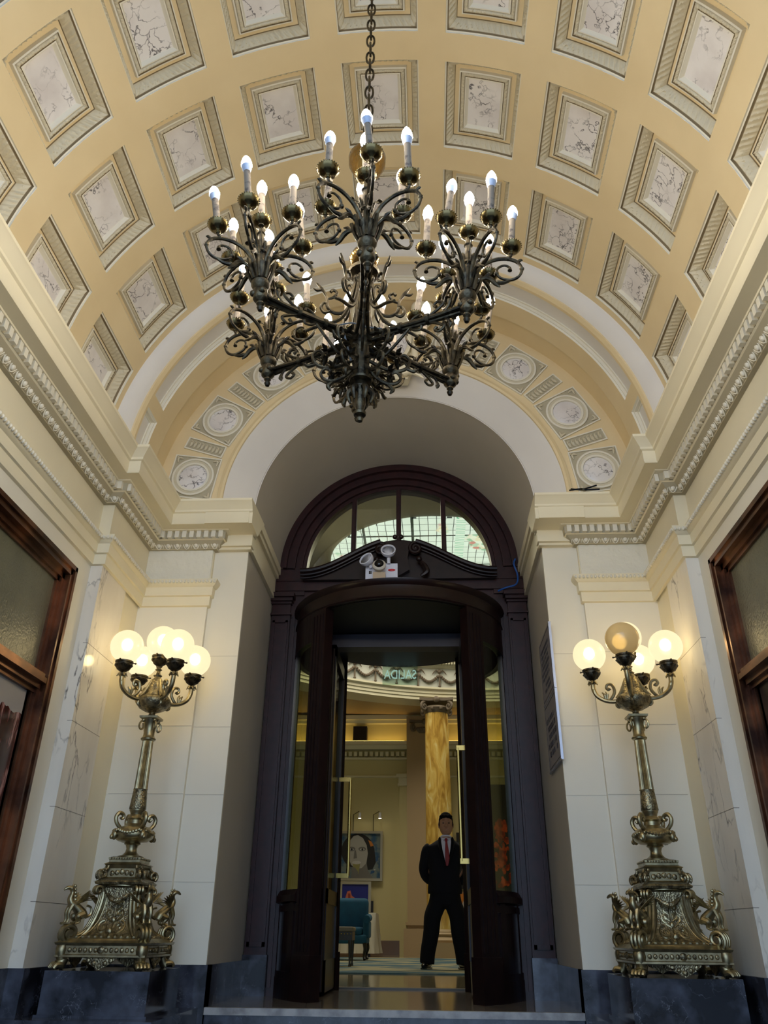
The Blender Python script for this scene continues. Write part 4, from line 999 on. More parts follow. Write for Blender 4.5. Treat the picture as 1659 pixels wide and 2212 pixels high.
# scroll branch (in plane y = -r)
br_ = MB()
stube(br_, [F(.018, 2.52), F(.032, 2.565), F(.06, 2.605), F(.10, 2.628), F(.145, 2.632), F(.183, 2.615), F(.200, 2.58), F(.188, 2.542), F(.160, 2.525), F(.125, 2.533), F(.108, 2.556), F(.112, 2.585), F(.135, 2.598), F(.155, 2.588), F(.156, 2.572)], [.0085, .0085, .008, .0078, .0075, .0068, .0063, .006, .006, .0055, .005, .005, .0045, .0045, .009], 7, 6)
stube(br_, [F(.160, 2.525), F(.135, 2.512), F(.112, 2.512), F(.10, 2.508)], [.005, .007, .009, .002])
stube(br_, [F(.145, 2.632), F(.160, 2.645), F(.162, 2.662)], [.006, .005, .006])
stube(br_, [F(.183, 2.615), F(.196, 2.624), F(.204, 2.622)], [.005, .006, .002])
for q in ((.2, 2.58), (.15, 2.633), (.106, 2.557)): br_.ball(F(*q), .0095, .0095, .0095, 7, 5)
stube(br_, [F(.03, 2.51), F(.06, 2.535), F(.085, 2.53), F(.105, 2.505), F(.12, 2.49)], [.005, .007, .010, .008, .002], 6)
stube(br_, [F(.06, 2.535), F(.075, 2.552), F(.09, 2.56)], [.005, .008, .002], 6)
brme = br_.mesh('scroll_branch', BRO)
pn = MB().lathe([(.007, -.018), (.010, -.014), (.008, -.008), (.012, -.002), (.024, .002), (.033, .010), (.0375, .020), (.039, .024), (.036, .027), (.028, .024), (.016, .024), (.016, .034), (.0145, .036)], seg=24)
for k in range(26): a = 2*pi*k/26; pn.ball((.0385*cos(a), .0385*sin(a), .026), .0032, .0032, .0026, 6, 4)
pnme = pn.mesh('drip_pan', PAN)
cdme = MB().lathe([(.0128, .024), (.0130, .03), (.0126, .16), (.0128, .172), (.010, .174)], seg=14).mesh('candle', CAN)
clme = MB().lathe([(.0125, .170), (.0135, .172), (.0175, .184), (.0200, .198)], seg=16).mesh('bulb_collar', CER)
blme = MB().lathe([(.0200, .198), (.0205, .205), (.0195, .216), (.0160, .230), (.0105, .242), (.0050, .251), (.0012, .256), (0, .257)], seg=16).mesh('bulb', BUL)
def candle(parent, mt, tilt):
    T = mt @ Matrix.Rotation(tilt[0], 4, 'X') @ Matrix.Rotation(tilt[1], 4, 'Y')
    d = bpy.data.objects.new('drip_pan', pnme); COL.objects.link(d); d.parent = parent; d.matrix_local = mt
    c = bpy.data.objects.new('candle', cdme); COL.objects.link(c); c.parent = parent; c.matrix_local = T
    for nm, me in (('bulb_collar', clme), ('bulb', blme)):
        b = bpy.data.objects.new(nm, me); COL.objects.link(b); b.parent = c
offs = {0: 10, 1: 55, 5: 28, 2: 18, 4: 50, 3: 40}
lean = {0: (-.010, -.012), 1: (-.026, .0), 5: (.020, .0), 2: (-.014, .004), 4: (.016, .004), 3: (0, .01)}
for k in range(6):
    a = PH+radians(60*k); px, py = -AR*sin(a), -AR*cos(a)
    o = bpy.data.objects.new('arm', amme); COL.objects.link(o); o.parent = ch; o.rotation_euler = (0, 0, -a)
    lx, ly = lean[k]
    CT = Matrix.Translation((px, py, 2.39)) @ Matrix.Rotation(lx/.35, 4, 'Y') @ Matrix.Rotation(-ly/.35, 4, 'X') @ Matrix.Translation((0, 0, -2.39))
    o = bpy.data.objects.new('cluster_stem', csme); COL.objects.link(o); o.parent = ch; o.matrix_local = CT
    candle(ch, CT @ Matrix.Translation((0, 0, 2.755)), (0, 0))
    for j in range(6):
        b = radians(offs[k]+60*j)
        BT = CT @ Matrix.Rotation(b, 4, 'Z')
        o = bpy.data.objects.new('scroll_branch', brme); COL.objects.link(o); o.parent = ch; o.matrix_local = BT
        candle(ch, BT @ Matrix.Translation((0, -.162, 2.672)), (random.uniform(-.09, .09), random.uniform(-.09, .09)))
# grey flex wires tied round the hub
wr = MB(); stube(wr, [(-.10, -.05, 2.44), (-.07, -.06, 2.40), (-.05, -.05, 2.33), (-.035, -.035, 2.27)], .004, 6)
stube(wr, [(-.16, -.07, 2.42), (-.10, -.02, 2.46), (-.04, -.02, 2.47), (.02, -.04, 2.43), (.08, -.05, 2.41)], .003, 5)
wr.build('flex_wire', mat('grey_flex', (110, 122, 132), .4), ch)
# beige ceiling light bounced from the candles

# ============================================================ CANDELABRA LAMPS
PEDZ = .205
def pedestal(s, label):
    x = s*1.49; o = MB()
    o.box((x-.277, 4.565, 0), (x+.277, 5.115, PEDZ)).box((x-.290, 4.552, 0), (x+.290, 5.13, .012))
    o = o.build('pedestal_block', BLK, smooth=0); tag(o, label, 'pedestal'); return o
pedestal(-1, 'black marble plinth block under the left floor candelabrum'); pedestal(1, 'black marble plinth block under the right floor candelabrum')

def griffin():
    g = MB()   # faces -y, stands on its front legs at y=-.0, sits back
    f = lambda a, b, c: (a, b, c)
    stube(g, [f(0, .075, .035), f(0, .06, .065), f(0, .02, .105), f(0, -.012, .125)], [.030, .033, .026, .022], 10)       # body
    stube(g, [f(0, .0, .11), f(0, -.018, .145), f(0, -.012, .185), f(0, -.022, .21), f(0, -.045, .213), f(0, -.066, .200)], [.024, .018, .013, .0155, .012, .005], 9)  # neck and head
    for s in (-1, 1):
        stube(g, [f(s*.014, -.005, .115), f(s*.016, -.022, .07), f(s*.016, -.018, .03), f(s*.016, -.026, .004)], [.014, .010, .007, .008], 7)
        stube(g, [f(s*.016, -.02, .005), f(s*.016, -.045, .004)], [.009, .007], 7)
        stube(g, [f(s*.022, .065, .06), f(s*.028, .03, .045), f(s*.026, .045, .015), f(s*.026, .02, .004)], [.022, .018, .009, .008], 8)
        g.tube([f(s*.008, -.018, .218), f(s*.010, -.012, .238)], [.006, .001], 6)
        for i in range(7):   # wing feathers
            a = radians(35+i*11); b0 = Vector((s*.02, .015, .115)); e = b0+Vector((s*(.03+.008*i), .06*cos(a)+.04, .085*sin(a)-.02*(6-i)/6))
            g.tube([b0, (b0+e)/2+Vector((s*.010, 0, .012)), e], [.006, .010, .003], 6, flat=.45)
    for i in range(5): g.ball((0, -.002+.004*i, .225-.02*i), .007, .009, .010, 6, 5)
    stube(g, [f(0, .09, .04), f(0, .12, .06), f(0, .115, .10), f(0, .09, .11)], [.010, .008, .006, .008], 7)
    return g.mesh('griffin', BRA)
GRF = griffin()
def base_parts():
    d = {}
    c = (0, 0)
    b = MB()
    # frieze and slabs
    b.squares(c, [(.235, .262), (.243, .266), (.243, .275), (.232, .279), (.232, .318), (.245, .322), (.250, .332), (.238, .338), (.225, .350), (.215, .352)])
    d['plinth_frieze'] = (b.mesh('plinth_frieze', BRA, 25))
    r_ = MB()
    for k in range(4):
        mt = Matrix.Rotation(k*pi/2, 4, 'Z'); q = MB()
        for i in range(-6, 7): q.ball((i*.028, -.234, .298), .011 if i else .02, .007, .012 if i else .018, 8, 6)
        q.prism([(-.09, .262), (.09, .262), (.055, .235), (0, .208), (-.055, .235)], 'y', -.226, -.215)
        for i in (-2, -1, 0, 1, 2): q.ball((i*.03, -.228, .25-.012*(2-abs(i))), .013, .007, .013, 8, 6)
        if k == 0: d['frieze_ornament'] = q.mesh('frieze_ornament', REL)
    # concave body
    b = MB().squares(c, [(.222, .345), (.208, .352), (.178, .366), (.150, .388), (.128, .415), (.110, .45), (.097, .50), (.090, .55), (.090, .60), (.096, .61), (.130, .618), (.135, .628), (.128, .635), (.110, .645)])
    d['concave_body'] = b.mesh('concave_body', REL, 25)
    b = MB()
    for k in range(4):
        q = MB(); R_ = lambda rr, z: (0, -rr, z)
        # S-shaped corner strap: lower volute, sweep, upper volute
        low = spiral((.285, .375), .048, .008, radians(-90), radians(-90+560), 26, R_)[::-1]
        mid = [R_(.262, .335), R_(.230, .352), R_(.196, .385), R_(.168, .43), R_(.147, .49), R_(.136, .55), R_(.138, .58)]
        hi = spiral((.163, .585), .026, .006, radians(180), radians(180-420), 16, R_)
        for off_ in (-.022, 0, .022):
            q.tube([(off_, y, z) for _, y, z in low], [.010]*len(low), 7)
            q.tube([(off_, y, z) for _, y, z in smoothpts([low[-1]]+mid, 4)], .010, 7)
            q.tube([(off_*.8, y, z) for _, y, z in hi], .008, 7)
        q.tube([(-.032, -.285, .375), (.032, -.285, .375)], .016, 10)
        b.join(q, Matrix.Rotation(pi/4+k*pi/2, 4, 'Z'))
    d['corner_scroll'] = b
    b = MB()
    for k in range(4):
        q = MB()
        stube(q, [(0, -.315, .255), (0, -.325, .30), (0, -.30, .335)], [.030, .036, .028], 10)
        stube(q, [(0, -.305, .262), (0, -.318, .235), (0, -.328, .225)], [.030, .030, .034], 10)
        for i in (-1.5, -.5, .5, 1.5): stube(q, [(i*.016, -.318, .228), (i*.020, -.352, .230), (i*.021, -.368, .214)], [.015, .014, .011], 8, 4)
        q.ball((0, -.31, .325), .022)
        b.join(q, Matrix.Rotation(pi/4+k*pi/2, 4, 'Z'))
    d['paw'] = b
    return d
def lamp(s, label, angs, dark):
    cx_, cy_ = s*1.505, 4.84
    root = empty('floor_candelabrum', (cx_, cy_, 0)); tag(root, label, 'floor lamp')
    D = base_parts(); fo_k = 0
    for n_ in ('plinth_frieze', 'frieze_ornament', 'frieze_ornament', 'frieze_ornament', 'frieze_ornament', 'concave_body'):
        o = bpy.data.objects.new(n_, D[n_]); COL.objects.link(o); o.parent = root
        if n_ == 'frieze_ornament': o.rotation_euler = (0, 0, fo_k*pi/2); fo_k += 1
    # corner scrolls and paws as four children each
    for key_, nm, mt_ in (('corner_scroll', 'corner_scroll', BRA), ('paw', 'lion_paw_foot', BRA)):
        full = D[key_]; n4 = len(full.v)//4; f4 = len(full.f)//4; q = MB(); q.v = full.v[:n4]; q.f = full.f[:f4]; q.mi = full.mi[:f4]
        me = q.mesh(nm, mt_)
        for k in range(4):
            o = bpy.data.objects.new(nm, me); COL.objects.link(o); o.parent = root; o.rotation_euler = (0, 0, k*pi/2)
            if key_ == 'paw': o.scale = (.94, .94, 1)
    for k in range(4):
        a = pi/4+k*pi/2; o = bpy.data.objects.new('griffin', GRF); COL.objects.link(o); o.parent = root
        o.location = (.292*sin(a), -.292*cos(a), .418); o.rotation_euler = (0, 0, a); o.scale = (1.08, .92, .82)
    HB = [(.222, .345), (.208, .352), (.178, .366), (.150, .388), (.128, .415), (.110, .45), (.097, .50), (.090, .55), (.090, .60)]
    def ys(z):
        for (h0, z0), (h1, z1) in zip(HB, HB[1:]):
            if z0 <= z <= z1: return -(h0+(h1-h0)*(z-z0)/(z1-z0))-.002
        return -.09
    pr = MB(); S2 = lambda a, b: (a, ys(b), b)
    for sx in (-1, 1):
        for f_, rr in ((.86, .007), (.70, .004)):
            pr.tube([S2(sx*f_*-ys(z), z) for z in [.352+.018*i for i in range(13)]], rr, 6)
        pr.tube(spiral((sx*.028, .475), .024, .004, radians(-90), radians(-90+sx*470), 18, S2), .0045, 5)
        pr.tube(spiral((sx*.045, .405), .034, .005, radians(90), radians(90-sx*500), 20, S2), .005, 5)
        pr.tube(spiral((sx*.022, .525), .018, .004, radians(90), radians(90-sx*420), 14, S2), .004, 5)
        for i in range(4): pr.tube([S2(sx*.006, .43+.03*i), S2(sx*(.03), .445+.03*i), S2(sx*.034, .46+.03*i)], [.003, .006, .002], 5)
        for i in range(5): pr.ball(S2(sx*(.02+.034*i), .358), .012, .008, .010, 6, 5)
    pr.tube([S2(0, z) for z in [.355+.02*i for i in range(10)]], .005, 6); pr.ball(S2(0, .44), .014, .010, .018, 8, 6); pr.ball(S2(0, .385), .018, .012, .020, 8, 6)
    prm = pr.mesh('panel_relief', BRA)
    for k in range(4):
        o = bpy.data.objects.new('panel_relief', prm); COL.objects.link(o); o.parent = root; o.rotation_euler = (0, 0, k*pi/2)
    # inner core, upper box
    b = MB().lathe([(.08, .5), (.085, .60), (.12, .61), (.12, .63)], seg=24)
    b.squares((0, 0), [(.118, .632), (.122, .645), (.112, .65), (.100, .655), (.092, .70), (.098, .71), (.102, .718), (.108, .722), (.098, .728), (.088, .733), (.088, .745), (.092, .748), (.092, .758), (.07, .764)])
    b.build('upper_pedestal', BRA, root, 25)
    o = MB()
    for k in range(4):
        q = MB()
        for off_ in (-.014, .014):
            R_ = lambda rr, z, off_=off_: (off_, -rr, z)
            q.tube(spiral((.155, .668), .026, .005, radians(-60), radians(-60+460), 18, R_), .009, 7)
            stube(q, [R_(.145, .69), R_(.132, .70), R_(.128, .715)], [.009, .008, .006])
        o.join(q, Matrix.Rotation(pi/4+k*pi/2, 4, 'Z'))
        q = MB()
        for i in range(-2, 3): q.ball((i*.028, -.099, .682-.004*abs(i)), .014, .008, .015, 8, 6)
        for i in range(-5, 6): q.ball((i*.015, -.091, .753), .006, .006, .006, 6, 5)
        stube(q, [(-.06, -.104, .57), (-.03, -.118, .545), (0, -.122, .535), (.03, -.118, .545), (.06, -.104, .57)], [.008, .013, .015, .013, .008])
        q.prism([(-.04, .60), (.04, .60), (.035, .56), (0, .545), (-.035, .56)], 'y', -.104, -.09)
        qo = q.build('pedestal_ornament', REL, root); qo.rotation_euler = (0, 0, k*pi/2)
    o.build('pedestal_scroll', REL, root)
    MB().lathe([(.072, .76), (.074, .768), (.05, .775), (.034, .79), (.030, .81), (.036, .828), (.048, .835), (.044, .842), (.05, .846)], seg=32).build('socle', BRA, root)
    u = MB().lathe([(.046, .845), (.085, .85), (.108, .866), (.114, .885), (.110, .90), (.098, .918), (.085, .926), (.066, .93), (.060, .936), (.045, .945), (.044, .965), (.052, .975), (.044, .985), (.036, .995), (.040, 1.01), (.046, 1.018), (.046, 1.024)], seg=36)
    u.build('urn', BRA, root)
    uo = MB()
    for k in range(4):
        q = MB()
        stube(q, [(0, -.095, .92), (0, -.118, .945), (0, -.125, .975), (0, -.108, .997), (0, -.085, .992), (0, -.078, .975), (0, -.09, .966), (0, -.098, .976)], [.012, .012, .012, .012, .011, .009, .007, .009], 8)
        q.ball((0, -.118, .878), .022, .018, .028); q.ball((0, -.134, .866), .012, .012, .014); q.ball((-.016, -.118, .90), .010); q.ball((.016, -.118, .90), .010)
        uo.join(q, Matrix.Rotation(k*pi/2+pi/4, 4, 'Z'))
        q = MB()
        for i in range(9):
            a = radians(-34+i*8.5); q.ball((.110*sin(a), -.110*cos(a), .905-.016*sin(pi*i/8)), .011, .011, .011, 7, 5)
        uo.join(q, Matrix.Rotation(k*pi/2, 4, 'Z'))
    uo.build('urn_handles', BRA, root)
    MB().lathe([(.044, 1.02), (.050, 1.03), (.047, 1.06), (.042, 1.12), (.040, 1.135), (.043, 1.14)], seg=36).build('leaf_sleeve', REL, root)
    MB().lathe([(.0405, 1.138), (.0395, 1.15), (.033, 1.42), (.032, 1.428)], seg=48, flute=1, fl=.10).build('fluted_shaft', BRA, root, 20)
    cpb = MB().lathe([(.032, 1.425), (.044, 1.432), (.046, 1.44), (.038, 1.448), (.034, 1.46), (.033, 1.50), (.040, 1.535), (.05, 1.55), (.052, 1.556)], seg=32)
    cpb.squares((0, 0), [(.042, 1.552), (.056, 1.560), (.058, 1.572), (.040, 1.574)])
    for k in range(4):
        a = pi/4+k*pi/2; u_ = Vector((sin(a), -cos(a), 0))
        q = [u_*.052+Vector((0, 0, 1.548)), u_*.070+Vector((0, 0, 1.53)), u_*.072+Vector((0, 0, 1.505)), u_*.058+Vector((0, 0, 1.49)), u_*.046+Vector((0, 0, 1.505)), u_*.05+Vector((0, 0, 1.53))]
        cpb.tube(smoothpts(q, 4), .006, 7)
        cpb.ball(tuple(u_*.05+Vector((0, 0, 1.548))), .012)
    cpb.build('capital', BRA, root, 30)
    bw = MB().lathe([(.02, 1.572), (.026, 1.58), (.018, 1.592), (.022, 1.60), (.05, 1.61), (.085, 1.628), (.104, 1.655), (.107, 1.672), (.098, 1.69), (.082, 1.70), (.07, 1.705), (.064, 1.72), (.056, 1.74), (.048, 1.775), (.036, 1.81), (.022, 1.83), (.028, 1.84), (.016, 1.85), (.012, 1.87), (.022, 1.88), (.012, 1.888), (.02, 1.90)], seg=36)
    bw.build('arm_bowl', REL, root)
    ar = MB()
    RZ = lambda rr, z: (0, -rr, z)
    stube(ar, [RZ(.06, 1.70), RZ(.09, 1.675), RZ(.13, 1.672), RZ(.175, 1.685), RZ(.215, 1.715), RZ(.233, 1.755), RZ(.236, 1.79)], [.013, .013, .013, .013, .014, .015, .014], 9)
    stube(ar, [RZ(.15, 1.678), RZ(.125, 1.70), RZ(.108, 1.735), RZ(.118, 1.775), RZ(.145, 1.782), RZ(.156, 1.762), RZ(.145, 1.748), RZ(.136, 1.757)], [.007, .010, .010, .010, .009, .008, .008, .013], 8)
    stube(ar, [RZ(.10, 1.69), RZ(.075, 1.72), RZ(.05, 1.77), RZ(.035, 1.81)], [.010, .010, .009, .006], 8)
    stube(ar, [RZ(.17, 1.69), RZ(.17, 1.715), RZ(.185, 1.735)], [.007, .010, .003], 7); stube(ar, [RZ(.16, 1.69), RZ(.155, 1.72), RZ(.165, 1.74)], [.007, .008, .002], 7)
    stube(ar, [RZ(.10, 1.672), RZ(.105, 1.645), RZ(.09, 1.632), RZ(.082, 1.645)], [.008, .009, .008, .010], 8)
    for i in range(6): a = i*pi/3; u_ = Vector((.0+.024*cos(a), -.236+.024*sin(a), 0)); ar.tube([Vector((0, -.236, 1.79)), u_+Vector((0, 0, 1.805)), u_*1.0+Vector((.008*cos(a), .008*sin(a), 1.79))], [.008, .009, .003], 6)
    arme = ar.mesh('lamp_arm', BRA)
    cu = MB().lathe([(.010, 1.79), (.014, 1.805), (.010, 1.815), (.022, 1.822), (.040, 1.835), (.050, 1.855), (.051, 1.872), (.056, 1.876), (.056, 1.886), (.048, 1.888), (.046, 1.872), (.038, 1.85), (.01, 1.84)], seg=28)
    for i in range(5):
        a = i*2*pi/5
        for j in (-2, -1, 0, 1, 2): aa = a+j*.16; cu.tube([(.030*cos(a), .030*sin(a), 1.828), (.052*cos(aa), .052*sin(aa), 1.866-.003*abs(j))], [.004, .006], 6)
    for i in range(3): a = i*2*pi/3+.5; cu.tube([(.055*cos(a), .055*sin(a), 1.881), (.068*cos(a), .068*sin(a), 1.881)], .004, 6); cu.ball((.07*cos(a), .07*sin(a), 1.881), .006)
    cume = cu.mesh('globe_cup', BRO)
    gme = MB().ball((0, 0, 1.985), .1035, seg=40, rings=24)
    filme = MB().ball((0, 0, 1.995), .030, rz=.034, seg=16, rings=10).mesh('bulb', FIL); gme1 = gme.mesh('globe', GLO); gme2 = gme.mesh('globe_dark', GLD)
    for i, an in enumerate(angs):
        a = radians(an)
        o = bpy.data.objects.new('lamp_arm', arme); COL.objects.link(o); o.parent = root; o.rotation_euler = (0, 0, a)
        o = bpy.data.objects.new('globe_cup', cume); COL.objects.link(o); o.parent = root; o.location = (.236*sin(a), -.236*cos(a), 0)
        g = bpy.data.objects.new('globe', gme2 if i == dark else gme1); COL.objects.link(g); g.parent = root; g.location = (.236*sin(a), -.236*cos(a), 0)
        if i == dark: lab(g, 'unlit amber glass globe')
        else:
            f_ = bpy.data.objects.new('bulb', filme); COL.objects.link(f_); f_.parent = g
    o = bpy.data.objects.new('globe_cup', cume); COL.objects.link(o); o.parent = root; o.location = (0, 0, .085)
    g = bpy.data.objects.new('globe', gme1); COL.objects.link(g); g.parent = root; g.location = (0, 0, .085)
    f_ = bpy.data.objects.new('bulb', filme); COL.objects.link(f_); f_.parent = g
    return root
lamp(-1, 'tall brass candelabrum with griffin base and five lit globes, left of the door', [-46, 43, 128, -131], None)
lamp(1, 'tall brass candelabrum with griffin base and one unlit amber globe, right of the door', [-111, -19, 71, 149], 1)

# ============================================================ LOBBY THINGS
# carpet
def carpetmat():
    m = mat('lobby_carpet', (52, 84, 98), .9); nt = m.node_tree; b = nt.nodes['Principled BSDF']; N = nt.nodes.new; L = nt.links.new
    tc = N('ShaderNodeTexCoord'); mp_ = N('ShaderNodeMapping'); mp_.inputs['Scale'].default_value = (.7, 1.2, 1); L(tc.outputs['Object'], mp_.inputs[0])
    n = N('ShaderNodeTexNoise'); n.inputs['Scale'].default_value = 1.6; n.inputs['Detail'].default_value = 3; L(mp_.outputs[0], n.inputs['Vector'])
    c = N('ShaderNodeValToRGB'); c.color_ramp.elements[0].position = .48; c.color_ramp.elements[0].color = srgb((62, 94, 106)); c.color_ramp.elements[1].position = .56; c.color_ramp.elements[1].color = srgb((150, 146, 116))
    L(n.outputs['Fac'], c.inputs[0]); L(c.outputs[0], b.inputs['Base Color']); return m
tag(MB().box((-5, 9.95, 0), (5.5, 16.5, .012)).build('carpet', carpetmat(), smooth=0), 'blue-grey patterned carpet on the lobby floor beyond the door', 'carpet')

# marble column with Ionic capital
cl = empty('marble_column', (.45, 17.0, 0)); tag(cl, 'yellow streaked marble column with dark Ionic capital behind the man', 'column')
MB().lathe([(.275, .42), (.275, 2.0), (.245, 4.62)], seg=40).build('shaft', YMB, cl)
MB().lathe([(.29, .40), (.30, .44), (.285, .47), (.275, .48)], seg=40).lathe([(.36, .26), (.37, .30), (.33, .34), (.30, .36), (.33, .40), (.30, .43)], seg=40).box((-.42, -.42, 0), (.42, .42, .26)).build('base', LTA, cl)
def ionic(mb, r0, z0):
    mb.lathe([(r0, z0), (r0+.02, z0+.03), (r0+.06, z0+.10), (r0+.03, z0+.14)], seg=32)
    h = r0*1.45
    mb.prism([(-h, -h*.9), (-h*.5, -h*.72), (h*.5, -h*.72), (h, -h*.9), (h*.95, h), (-h*.95, h)], 'z', z0+.24, z0+.30)
    for sx in (-1, 1):
        for sy in (-1, 1):
            ux, uy = sx*.72, sy*.69
            f = lambda a, b, ux=ux, uy=uy: (ux*(r0+.02)+ux*a, uy*(r0+.02)+uy*a, z0+b)
            mb.tube(spiral((.10, .12), .10, .012, radians(100), radians(100-520), 28, f), .028, 7)
    for k in range(10): a = 2*pi*k/10; mb.ball(((r0+.05)*cos(a), (r0+.05)*sin(a), z0+.08), .04, .04, .05, 6, 5)
    mb.ball((0, -h*.8, z0+.26), .07, .05, .07)
c_ = MB(); ionic(c_, .25, 4.60); c_.build('ionic_capital', LOR, cl)

# wall pier and flat pilaster behind it
pr_ = MB().box((-.24, 18.55, 0), (.62, 19.0, 4.95)).box((-.32, 18.47, 0), (.72, 19.0, .50)).box((-.28, 18.50, .56), (.68, 19, .62)).box((-.30, 18.48, .38), (.70, 19, .44))
pier = pr_.build('wall_pier', LTA, smooth=0); st(pier); pier.name = 'trim_10'
c_ = MB(); ionic(c_, .25, 4.50); o = c_.build('ionic_capital', LOR, pier); o.location = (.19, 18.72, .05); o.scale = (1, .8, 1)
pp = st(MB().box((-.42, 18.86, 0), (-.24, 19.0, 3.6)).build('trim_11', LCR, smooth=0))
MB().box((-.46, 18.82, 3.42), (-.24, 19, 3.47)).box((-.44, 18.83, 3.47), (-.24, 19, 3.60)).box((-.49, 18.79, 3.60), (-.24, 19, 3.68)).build('capital', LWH, pp, smooth=0)

# speaker on the cornice
sp = empty('loudspeaker', (-1.34, 18.86, 4.41)); tag(sp, 'dark box loudspeaker standing on the lit lobby cornice', 'loudspeaker')
W(sp, MB().box((-1.52, 18.74, 4.43), (-1.19, 18.97, 4.76)), 'cabinet', mat('speaker_brown', (58, 44, 32), .6), 0)
W(sp, MB().box((-1.50, 18.732, 4.445), (-1.21, 18.742, 4.745)), 'grille', mat('speaker_grille', (44, 34, 26), .9, bump=(300, .4, 'n')), 0)

# paintings
pc = {k: flat('paint_'+k, v) for k, v in {'blue': (38, 78, 122), 'teal': (70, 100, 110), 'navy': (18, 34, 64), 'white': (190, 188, 184), 'face': (168, 166, 160), 'shade': (112, 110, 106), 'hair': (22, 20, 20), 'olive': (142, 138, 84), 'orange': (196, 120, 40), 'deep': (28, 36, 130), 'pink': (200, 110, 84), 'red': (150, 50, 30), 'dark': (16, 16, 18), 'tan': (150, 120, 90), 'green': (60, 96, 60)}.items()}
def poly(parent, name, pts, y, m, th=.002):
    return W(parent, MB().prism(pts, 'y', y, y+th), name, m, 0)
def ell(cx_, cz, rx, rz, n=28): return [(cx_+rx*cos(2*pi*k/n), cz+rz*sin(2*pi*k/n)) for k in range(n)]
pt = empty('painting', (-1.35, 18.95, 1.42)); tag(pt, 'large silver-framed painting of a pale dark-haired woman sipping a drink, above the armchair', 'painting')
X0, X1, Z0, Z1 = -1.92, -.80, 1.42, 2.44
W(pt, MB().band([(X0, Z0), (X1, Z0), (X1, Z1), (X0, Z1)], [(X0+.05, Z0+.05), (X1-.05, Z0+.05), (X1-.05, Z1-.05), (X0+.05, Z1-.05)], 'y', 18.88, 18.96), 'frame', SIL, 0)
W(pt, MB().box((X0+.04, 18.93, Z0+.04), (X1-.04, 18.96, Z1-.04)), 'canvas', mat('canvas_blue', (44, 84, 118), .6, var=(7, (112, 124, 122), .42, .58)), 0)
poly(pt, 'painted_hair', ell(-1.36, 2.03, .37, .36)+[], 18.925, pc['hair'])
poly(pt, 'painted_hair', [(-1.22, 2.2), (-.99, 2.1), (-.95, 1.8), (-1.02, 1.66), (-1.16, 1.64)], 18.924, pc['hair'])
poly(pt, 'painted_neck', [(-1.45, 1.80), (-1.16, 1.80), (-1.12, 1.62), (-1.0, 1.47), (-1.5, 1.47)], 18.922, pc['shade'])
poly(pt, 'painted_face', [(-1.58+.0, 2.05), (-1.56, 2.22), (-1.46, 2.34), (-1.36, 2.36), (-1.25, 2.3), (-1.16, 2.15), (-1.13, 1.98), (-1.16, 1.78), (-1.26, 1.68), (-1.38, 1.66), (-1.50, 1.74), (-1.56, 1.88)], 18.919, pc['face'])
for ex in (-1.50, -1.26):
    poly(pt, 'painted_eye', ell(ex, 2.07, .085, .045), 18.916, pc['shade']); poly(pt, 'painted_eye', ell(ex, 2.06, .055, .022), 18.913, pc['white']); poly(pt, 'painted_iris', ell(ex+.005, 2.06, .022, .022), 18.910, pc['dark'])
poly(pt, 'painted_nose', [(-1.43, 2.04), (-1.40, 2.04), (-1.37, 1.88), (-1.45, 1.87)], 18.916, pc['shade'])
poly(pt, 'painted_glass', [(-1.46, 1.76), (-1.30, 1.76), (-1.33, 1.56), (-1.43, 1.56)], 18.913, pc['olive']); poly(pt, 'painted_foam', ell(-1.38, 1.79, .10, .035), 18.910, pc['white'])
poly(pt, 'painted_hand', [(-1.50, 1.70), (-1.41, 1.69), (-1.34, 1.60), (-1.36, 1.47), (-1.44, 1.47), (-1.48, 1.58)], 18.907, pc['shade'])
poly(pt, 'painted_hairpiece', [(-1.13, 2.26), (-1.05, 2.22), (-1.0, 2.14), (-1.07, 2.12)], 18.918, pc['orange'])
for a, b, c1, c2, k_ in ((-1.84, 1.50, .12, .16, 'blue'), (-1.80, 1.86, .10, .15, 'blue'), (-1.84, 2.2, .08, .12, 'teal'), (-1.78, 1.70, .07, .08, 'white'), (-.92, 1.80, .05, .14, 'blue'), (-1.02, 1.56, .10, .08, 'blue'), (-.94, 2.25, .05, .1, 'teal'), (-.98, 1.62, .05, .04, 'white')):
    poly(pt, 'painted_patch', [(a-c1/2, b), (a+c1/3, b+c2*.3), (a+c1/2, b+c2), (a-c1/3, b+c2*.8)], 18.926, pc[k_])
pt2 = empty('painting', (-1.32, 18.7, .9)); tag(pt2, 'small painting with pink figure on deep blue, leaning on the cloth-covered table', 'painting')
W(pt2, MB().band([(-1.72, .80), (-1.03, .80), (-1.03, 1.40), (-1.72, 1.40)], [(-1.66, .86), (-1.09, .86), (-1.09, 1.34), (-1.66, 1.34)], 'y', 18.68, 18.74), 'frame', SIL, 0)
W(pt2, MB().box((-1.67, 18.71, .85), (-1.08, 18.74, 1.35)), 'canvas', pc['deep'], 0)
poly(pt2, 'painted_figure', [(-1.62, .87), (-1.58, 1.1), (-1.55, 1.2), (-1.48, 1.22), (-1.45, 1.12), (-1.36, 1.06), (-1.30, .98), (-1.28, .87)], 18.706, pc['pink'])
poly(pt2, 'painted_stripe', [(-1.52, .9), (-1.53, 1.16), (-1.48, 1.16), (-1.47, .9)], 18.703, pc['red']); poly(pt2, 'painted_house', [(-1.26, .87), (-1.25, 1.0), (-1.18, 1.05), (-1.11, 1.0), (-1.11, .87)], 18.706, pc['olive'])
W(pt2, MB().box((-1.06, 18.75, .75), (-.98, 18.78, 1.02)), 'easel_edge', LEG, 0)
